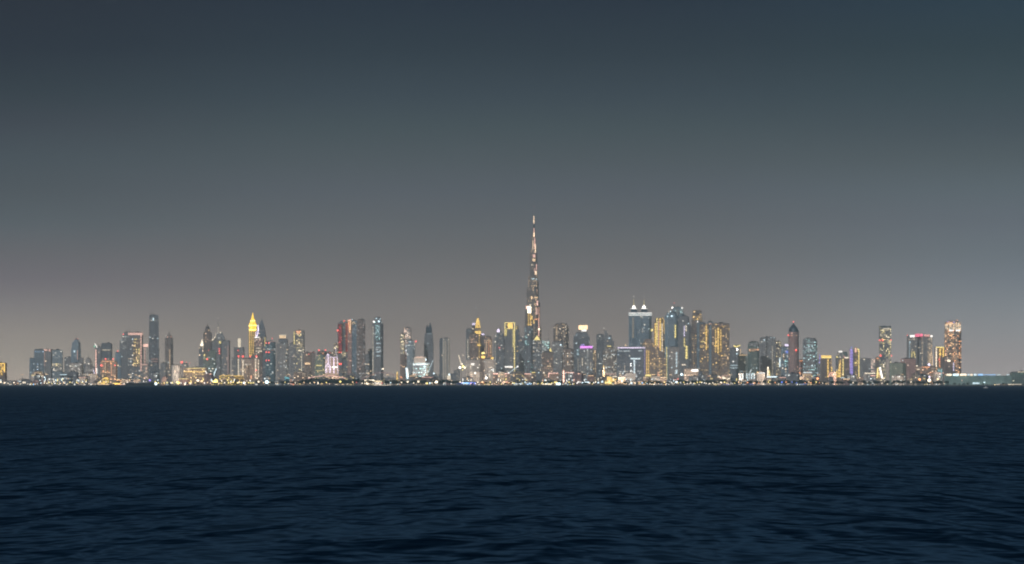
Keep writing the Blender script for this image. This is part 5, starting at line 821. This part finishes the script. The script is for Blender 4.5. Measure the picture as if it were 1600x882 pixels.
# ---------------------------------------------------------------- cranes on the building sites
def crane(x, yb, D, yt, tip, tail, label, col='cream', s=1.0, lamps=()):
    k = D / F; cx = X(x, D); root = empty('tower_crane', (cx, D, GZ), label, 'crane'); L = lambda px, py: (X(px, D) - cx, 0, Z(py, D) - GZ)
    m = MB(); top = L(x, yt)[2]; w = 1.1
    for i, j in ((-1, -1), (1, -1), (1, 1), (-1, 1)): m.bar((i * w, j * w, 0), (i * w, j * w, top), .35)
    q = 0
    while q < top - 4: m.bar((-w, -w, q), (w, -w, q + 4), .2); m.bar((w, w, q), (-w, w, q + 4), .2); q += 4
    m.build('mast', STEEL, root)
    a, b = Vector((0, 0, top)), Vector(L(*tip)); j = MB(); up = Vector((0, 0, 1.6))
    j.bar(a + Vector((0, -.8, 0)), b, .45); j.bar(a + Vector((0, .8, 0)), b, .45); j.bar(a + up, b + up * .3, .45)
    n_ = 9
    for i in range(n_): j.bar(a.lerp(b, i / n_) + Vector((0, -.7, 0)), a.lerp(b, (i + .5) / n_) + up, .22); j.bar(a.lerp(b, (i + .5) / n_) + up, a.lerp(b, (i + 1) / n_) + Vector((0, .7, 0)), .22)
    jo_ = j.build('jib', STEEL, root)
    if col:
        g = MB(); g.bar(a + Vector((0, -1.4, 0)), b + Vector((0, -1.4, 0)), 1.3); g.build('jib_lights', light(col, s), jo_)
    c = MB(); t = Vector(L(*tail)); c.bar(a, t, .7); c.box(t.x - 1.6, t.x + 1.6, -1, 1, t.z - 2.4, t.z + .4); c.build('counter_jib', STEEL, root)
    cb = MB(); cb.box(1.3, 3.3, -1, 1, top - 2.8, top - .4); cb.build('cab', PALE, root)
    for (px, py, r, cc, ss) in lamps:
        o = MB(); p = L(px, py); o.ball((p[0], -2.2, p[2]), r * k); o.build('lamp', light(cc, ss), root)
crane(721, 596, 8950, 571.5, (716.8, 555.5), (726.5, 573), 'crane with a brilliant cluster of cream floodlights and a lit raised jib', 'cream', 1.3, [(718.8, 574.5, 1.9, 'white', 2.6), (723.5, 573, 1.7, 'yellow', 2.4), (726.3, 574.8, 1.6, 'cream', 2.2), (722, 569, 1.0, 'cream', 2), (723, 578, 1.0, 'yellow', 1.6), (723.6, 555.5, .7, 'cream', .9)])
crane(669.3, 596, 8870, 581, (676.8, 562.8), (666, 582), 'crane with its pale lit jib raised steeply beside the round glass hall', 'cool', .75, [(669.3, 581, .9, 'cool', 1.2)])
crane(794.6, 596, 8880, 583.4, (808.6, 573.2), (791.5, 585), 'crane with a white lit jib climbing across the foot of the yellow-framed tower', 'cool', .9, [(808.6, 573, 1.0, 'white', 2), (806.5, 577.5, .5, 'cream', 1)])
crane(649.8, 596, 9750, 560, (649.8, 535), (647.5, 561), 'crane with an upright jib and red tip lamp above the round glass hall', None, 0, [(649.8, 534, 1.3, 'red', 1.6)])
crane(761, 596, 8990, 583, (763.8, 573.5), (759, 584), 'unlit crane with a raised jib behind the bright white floodlight', None)
crane(1297.5, 599, 8080, 598.8, (1300.3, 594.8), (1296.2, 599.2), 'tiny crane with a greenish lit jib by the orange floodlight', 'teal', .6)

# ---------------------------------------------------------------- floodlit pylons, arch, canopy, pavilions
def pylon(xa, ya, xb, yb, D, label):
    k = D / F; cx = X(xa, D); root = empty('leaning_pylon', (cx, D, GZ), label, 'pylon', 'pair of leaning floodlit pylons')
    a = Vector((0, 0, Z(ya, D) - GZ)); b = Vector((X(xb, D) - cx, 0, Z(yb, D) - GZ))
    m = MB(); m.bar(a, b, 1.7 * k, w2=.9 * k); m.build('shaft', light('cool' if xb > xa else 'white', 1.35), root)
    f = MB(); f.bar((0, 0, -.3), a, 2.2 * k); f.build('footing', ROOFM, root)
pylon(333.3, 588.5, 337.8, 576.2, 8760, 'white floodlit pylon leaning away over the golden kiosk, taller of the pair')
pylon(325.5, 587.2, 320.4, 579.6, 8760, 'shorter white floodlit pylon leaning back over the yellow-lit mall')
def arch(x0, x1, yb, yt, D, w, col, s, label, name, n=24, deck=True):
    k = D / F; cx = X((x0 + x1) / 2, D); root = empty(name, (cx, D, GZ), label, 'bridge'); hw = (x1 - x0) / 2 * k; z0, z1 = Z(yb, D) - GZ, Z(yt, D) - GZ
    for off in (-6, 6):
        m = MB(); pts_ = [Vector((-hw + 2 * hw * i / n, off, z0 + (z1 - z0) * (1 - (2 * i / n - 1) ** 2))) for i in range(n + 1)]
        for p, q in zip(pts_, pts_[1:]): m.bar(p, q, w * k)
        m.build('arch_rib', light(col, s), root)
    d = MB(); d.box(-hw, hw, -7, 7, z0 - 1.2, z0); [d.bar((p.x, -6.2, z0), (p.x, -6.2, p.z), .3) for p in pts_[2:-2:2]]
    d.build('deck', ROOFM, root)
    lg = MB(); [lg.box(xx_ - 1.5, xx_ + 1.5, -5, 5, -.4, z0 - 1.2) for xx_ in (-hw * .96, -hw * .5, 0, hw * .5, hw * .96)]; lg.build('piers', ROOFM, root)
arch(566, 630, 593.5, 582.5, 8350, .7, 'pink', .20, 'slender arch bridge traced in dim red light over the shore', 'arch_bridge')
def canopy(x0, x1, ye, ym, D):
    k = D / F; cx = X((x0 + x1) / 2, D); root = empty('arched_canopy', (cx, D, GZ), 'long low arched canopy roof edged in cream light below the neon outline', 'canopy'); hw = (x1 - x0) / 2 * k
    n = 20; P_ = [(-hw + 2 * hw * i / n, Z(ye, D) - GZ + (ye - ym) * k * (1 - (2 * i / n - 1) ** 2)) for i in range(n + 1)]
    r = MB()
    for (a, za), (b, zb) in zip(P_, P_[1:]):
        r.face([(a, -18, za), (b, -18, zb), (b, 18, zb), (a, 18, za)]); r.face([(a, 18, za - 1.4), (b, 18, zb - 1.4), (b, -18, zb - 1.4), (a, -18, za - 1.4)]); r.face([(a, -18, za - 1.4), (b, -18, zb - 1.4), (b, -18, zb), (a, -18, za)]); r.face([(b, 18, zb - 1.4), (a, 18, za - 1.4), (a, 18, za), (b, 18, zb)])
    r.build('roof', PALE, root)
    e = MB(); [e.bar((a, -19, za - .5), (b, -19, zb - .5), 1.0 * k) for (a, za), (b, zb) in zip(P_, P_[1:])]; e.build('edge_lights', light('salmon', .85), root)
    for i in range(0, n + 1, 4):
        for yy in (-15, 15):
            c = MB(); c.lathe(P_[i][0] * .98, yy, [(.7, -.3), (.5, P_[i][1] - 1.5)], 8); c.build('column', PALE, root)
    g = MB(); g.box(-hw * .9, hw * .9, -8, 12, -.3, P_[0][1] - 2.5, win=True); g.build('hall', P('dark', .12, 'cream', 'warm', 1.2), root)
canopy(482, 541, 591.3, 587.2, 8350)
T('pier_hall', 570, 585, 595, 7850, P('sand', .7, 'cream', 'yellow', 1.8, 3, 3), 'waterfront restaurant with a dazzling cream lit canopy', cat='restaurant', depth=.4, roof=False, feats=[('bar', 569.5, 585, 594.8, 2.2, 'cream', 1.8), ('sign', 572.8, 578, 601, 598.5, 'cream', 1.6)])
def platform(x0, x1, D, label, col, s):
    k = D / F; cx = X((x0 + x1) / 2, D); root = empty('pier', (cx, D, 0), label, 'pier'); hw = (x1 - x0) / 2 * k
    d = MB(); d.box(-hw, hw, -5, 5, 1.6, 2.4); d.build('deck', ROOFM, root)
    n_ = int(hw // 4)
    for i in range(n_ + 1):
        c = MB(); c.lathe(-hw + 1 + (2 * hw - 2) * i / n_, -4, [(.45, -1), (.4, 1.6)], 7); c.build('pile', ROOFM, root)
    e = MB(); e.box(-hw, hw, -5.6, -5.05, 1.8, 2.7); e.build('edge_lights', light(col, s), root)
platform(584, 611, 7560, 'low pier edged by a line of greenish cream light', 'cream', .8)
T('beacon_tower', 598.3, 601.3, 592, 7700, P('sand', .7, 'cream', 'yellow', 1.5, 2, 2), 'little stepped tower lit warm at the root of the low pier', cat='tower', shape='round', depth=1, roof=False, tiers=[(597, 1.1, .9), (591.5, .6, .5)], feats=[('crown', 591.5, 588.5, .9, .1, (.2, .2, .2), .6)])
T('blue_lit_terrace', 714, 744, 598, 7800, P('dark', .5, 'blue', 'sky', 1.6, 3, 3), 'long low terrace glowing vivid blue by the water', cat='terrace', depth=.3, roof=False, feats=[('bar', 715, 722, 598.6, 1.6, 'blue', 1.2), ('bar', 723, 733, 599, 1.8, 'sky', 1.5), ('bar', 734, 743.5, 599.2, 2.4, 'blue', 1.6), ('beacon', 723.5, 598.2, 1.1, 'white', 1.8)])
T('lit_kiosk', 869, 875.5, 598.3, 7720, P('pale', .9, 'cool', 'white', 1.8, 3, 3), 'small white box kiosk shining at the waterfront near the peach pillar', cat='kiosk', depth=.6, roof=False, feats=[('sign', 869.2, 875.3, 602, 598.6, 'cool', 2.0)])
T('lit_terrace', 800, 832, 597, 7990, P('sand', .45, 'cool', 'cream', 1.8, 4, 3), 'low shop terrace dotted with cool lights below the supertall spire', cat='terrace', depth=.2, feats=[('bar', 808, 816, 600, 1.3, 'cool', 1), ('bar', 820, 830, 600.3, 1.2, 'sky', .9)])
T('lit_terrace', 845, 864, 597.5, 8000, P('sand', .6, 'cream', 'white', 1.9, 4, 3), 'low bright terrace lined in cream beside the white box kiosk', cat='terrace', depth=.2, feats=[('bar', 847, 863, 600.6, 1.5, 'cream', 1.3), ('bar', 852, 862, 598.5, .9, 'cool', 1)])
T('lit_terrace', 784, 799, 597, 7980, P('sand', .5, 'warm', 'cream', 1.8, 4, 3), 'low terrace outlined in peach light below the arcade', cat='terrace', depth=.2, roof=False, feats=[('frame', [(785.5, 600), (785.5, 597.3), (796, 597.3), (798, 600)], .9, 'salmon', 1.3)])
T('golden_kiosk', 332.5, 341, 598, 7760, P('sand', .9, 'yellow', 'gold', 1.8, 3, 3), 'kiosk with a glowing golden dome at the waterfront', cat='kiosk', shape='round', depth=1, roof=False, feats=[('dome', 336.6, 598, 594.3, 4.0, light('yellow', 2.4)), ('spire', 336.6, 595, 592.5, .6)])
T('terrace_restaurant', 343, 363, 588.5, 8300, P('brown', .5, 'gold', 'yellow', 1.8, 4, 4), 'terraced restaurant outlined by jagged gold light strings', cat='restaurant', depth=.3, roof=False, feats=[('frame', [(343, 588.5), (349, 586.5), (353, 588), (358, 586.6), (363, 587.6)], .9, 'gold', 1.0), ('frame', [(345, 594), (351, 592), (357, 593.5), (362, 591.5)], .7, 'warm', .8)])
T('terrace_restaurant', 364.5, 381, 588, 8320, P('brown', .45, 'gold', 'warm', 1.8, 4, 4), 'longer terraced hall lit by a straight gold line beside the jagged one', cat='restaurant', depth=.3, roof=False, feats=[('bar', 364.5, 380.5, 587.8, .9, 'gold', 1.0), ('frame', [(365, 593), (370, 590.5), (376, 592.5), (380, 590.8)], .7, 'gold', .8)])
T('cyan_kiosk', 445, 452.5, 590, 8200, P('teal', .5, 'cyan', 'cool', .8, 3, 3), 'low block with a cyan lit sloping roof', cat='kiosk', depth=.5, roof=False, feats=[('slant', 445, 589.5, 452.3, 591.8, 1.8, 'cyan', .45)])
T('lit_mall', 158.5, 171, 590.5, 8300, P('brown', .6, 'gold', 'yellow', 2, 4, 4), 'stepped waterfront mall with blocks of gold light before the red-lamp hotel', cat='mall', depth=.4, shape='notch', roof=False, feats=[('bar', 163.5, 168.5, 590.8, 1.5, 'gold', 1.3), ('sign', 162.5, 167.5, 599.5, 596.8, 'gold', 1.2), ('bar', 159, 161.5, 594, 1, 'warm', .9)])
T('lit_mall', 182, 190, 593.5, 8250, P('brown', .6, 'orange', 'gold', 1.8, 4, 4), 'small mall with a stepped amber roof line behind the pleasure boat', cat='mall', depth=.4, roof=False, feats=[('bar', 183, 187, 593.4, 1.4, 'warm', 1.1), ('slant', 187, 594.2, 189.6, 596.2, .8, 'orange', .9)])
# ---------------------------------------------------------------- boats
def hull(m, L, Wd, h, bow=.18, z0=-.6, sheer=.35):
    n = 12; rings = []
    for i in range(n + 1):
        t = i / n; x = -L / 2 + L * t
        w = Wd / 2 * (min(1, (t / .08) ** .5 * .25 + .75) if t < .08 else 1) * (1 if t < 1 - bow else math.sqrt(max(0, 1 - ((t - 1 + bow) / bow) ** 2)) + .01)
        zt = h * (1 + sheer * max(0, (t - .6) / .4) ** 2)
        rings.append([(x, -w, zt), (x, -w * .82, z0), (x, w * .82, z0), (x, w, zt)])
    for a, b in zip(rings, rings[1:]):
        for k_ in range(3): m.face([a[k_], a[k_ + 1], b[k_ + 1], b[k_]])
        m.face([a[0], b[0], b[3], a[3]])
    m.face(rings[0][::-1]); m.face(rings[-1])
HULL = plain('black_hull', (.03, .035, .045), .5); WHITEP = plain('white_boat_paint', (.7, .7, .68), .4)
def boat(name, x0, x1, D, h, label, hm_, cabins=(), lights=(), flip=False, masts=()):
    k = D / F; L = (x1 - x0) * k; root = empty(name, (X((x0 + x1) / 2, D), D, 0), label, 'boat', None, math.pi if flip else 0)
    m = MB(); hull(m, L, max(2, L * .2), h); m.build('hull', hm_, root)
    for (a, b, z0, z1, mt) in cabins:
        c = MB(); c.prism([(L * a, -L * .07), (L * b, -L * .07), (L * b, L * .07), (L * a, L * .07)], z0, z1); c.build('cabin', mt, root)
    for (a, z, ht) in masts:
        c = MB(); c.bar((L * a, 0, z), (L * a, 0, ht), .35, w2=.15); c.build('mast', STEEL, root)
    for (a, b, z, t, col, s) in lights:
        for sg in (-1, 1):
            c = MB(); c.box(L * a, L * b, sg * L * .076 - .2, sg * L * .076 + .2, z, z + t); c.build('light_string', light(col, s), root)
boat('cargo_barge', 196, 241, 7300, 7.6, 'long dark unlit barge with a small blue lamp near its bow', HULL, [(.26, .40, 7.3, 12.5, P('dark', .1, 'blue', 'cool', 1.2, 3, 2.5)), (-.42, -.2, 7.4, 8.8, HULL)], [(.33, .37, 12.8, 3.0, 'violet', 1.5), (-.25, .1, 8.6, .25, 'cool', .35)], masts=[(.34, 12, 19), (-.35, 8, 14)])
boat('pleasure_boat', 150, 175, 7420, 3.4, 'dark-hulled pleasure boat with bright gold deck lights beside the mall', HULL, [(-.3, .2, 3.3, 6.6, P('sand', .9, 'gold', 'yellow', 2, 2.5, 3)), (-.22, .05, 6.62, 9.2, P('sand', .8, 'gold', 'warm', 2, 2.5, 2.6))], [(-.4, .3, 3.5, 1.1, 'warm', 1.1), (-.2, .05, 6.4, 1.3, 'gold', 1.6)], masts=[(.1, 6, 13)])
boat('dinner_boat', 176, 197, 7440, 3.0, 'dinner boat with a blazing gold cabin behind the stern of the dark barge', HULL, [(-.35, .1, 2.9, 7.5, P('sand', .9, 'yellow', 'gold', 2.2, 2.5, 3))], [(-.35, .08, 4.2, 3.2, 'gold', 1.7), (-.1, .42, 2.6, 1.4, 'salmon', 1.0)], masts=[(.15, 3, 12)])
boat('motor_boat', 75.2, 81, 6900, 1.3, 'tiny white motor boat alone off the first office blocks', WHITEP, [(-.2, .15, 1.2, 2.6, WHITEP)], masts=[(0, 2.5, 5)])
boat('motor_boat', 1536.5, 1544, 3650, .8, 'tiny pale motor boat on open water off the long green shed', WHITEP, [(-.2, .12, .7, 1.7, WHITEP)])
boat('sail_dhow', 455, 463, 7450, 1.6, 'small dark dhow with amber lamps moored below the grey apartment towers', HULL, [(-.35, .0, 1.5, 3.4, P('brown', .6, 'warm', 'orange', 1.5, 2, 2))], [(-.3, .1, 3.5, .8, 'orange', 1.2)], masts=[(.1, 1.5, 12)])

# ---------------------------------------------------------------- masts with spot lamps, added to brighten the facades from below
rl = random.Random(3)
pm_ = MB(); pm_.lathe(0, 0, [(.45, 0), (.22, 32)], 7); pm_.box(-3, 3, -.2, .2, 31.6, 32.2); hm_ = MB(); [hm_.ball((q, 0, 31.2), .7) for q in (-2.8, -1, 1, 2.8)]
mast0 = pm_.build('pole', STEEL); head0 = hm_.build('lamp_head', light('warm', 2.0))
for i in range(44):
    x = 40 + i * 33.5 + rl.uniform(-10, 10)
    for _ in range(60):
        D = rl.uniform(8500, 9250); px = X(x, D)
        if not clash(px - 4, px + 4, D - 4, D + 4): break
        x += rl.uniform(-3, 3)
    root = empty('fill_light_mast', (px, D, GZ), f'tall mast with an added fill light {where(x)}', 'street light', f'added mast fill lights {where(x)}')
    for src in (mast0, head0):
        o = src if i == 0 else src.copy()
        if i: C.objects.link(o)
        o.parent = root
    L_ = bpy.data.lights.new('facade_fill', 'SPOT'); L_.energy = 7e5 * rl.uniform(.6, 1.4); L_.color = (1, .74, .52); L_.shadow_soft_size = 3; L_.spot_size = math.radians(150); L_.spot_blend = .7
    lo_ = bpy.data.objects.new('facade_fill', L_); C.objects.link(lo_); lo_.parent = root; lo_.location = (0, 0, 36); lo_.rotation_euler = (math.radians(112), 0, 0)

# ---------------------------------------------------------------- quay beyond the towers: sand bank, gantries, stacked boxes
T('sand_shelter', 1553, 1597, 600.3, 7720, P('sand', .5, 'cream', 'yellow', 1.2, 4, 3), 'very low pale shelter lit greenish cream in front of the taller green block', cat='shelter', depth=.05, roof=False, feats=[('bar', 1575, 1596, 600.9, 1.0, 'cream', .55), ('bar', 1556, 1562, 601, .9, 'cream', .5)])
for i, (x, y) in enumerate(((1506, 599),)):
    T('cargo_stack', x - 2.2, x + 2.2, y, 7900, plain('cargo_paint_%s' % 'abcd'[i], ((.10, .16, .18), (.18, .12, .09), (.12, .18, .13), (.15, .15, .16))[i], .6), 'dark cargo stack on the quay before the long green shed', cat='cargo stack', depth=.6, roof=False)
T('fence_wall', 1478, 1580, 601.6, 7800, plain('quay_wall_paint', (.20, .22, .20), .8), 'long low quay wall running in front of the green shed', cat='wall', depth=.01, roof=False)
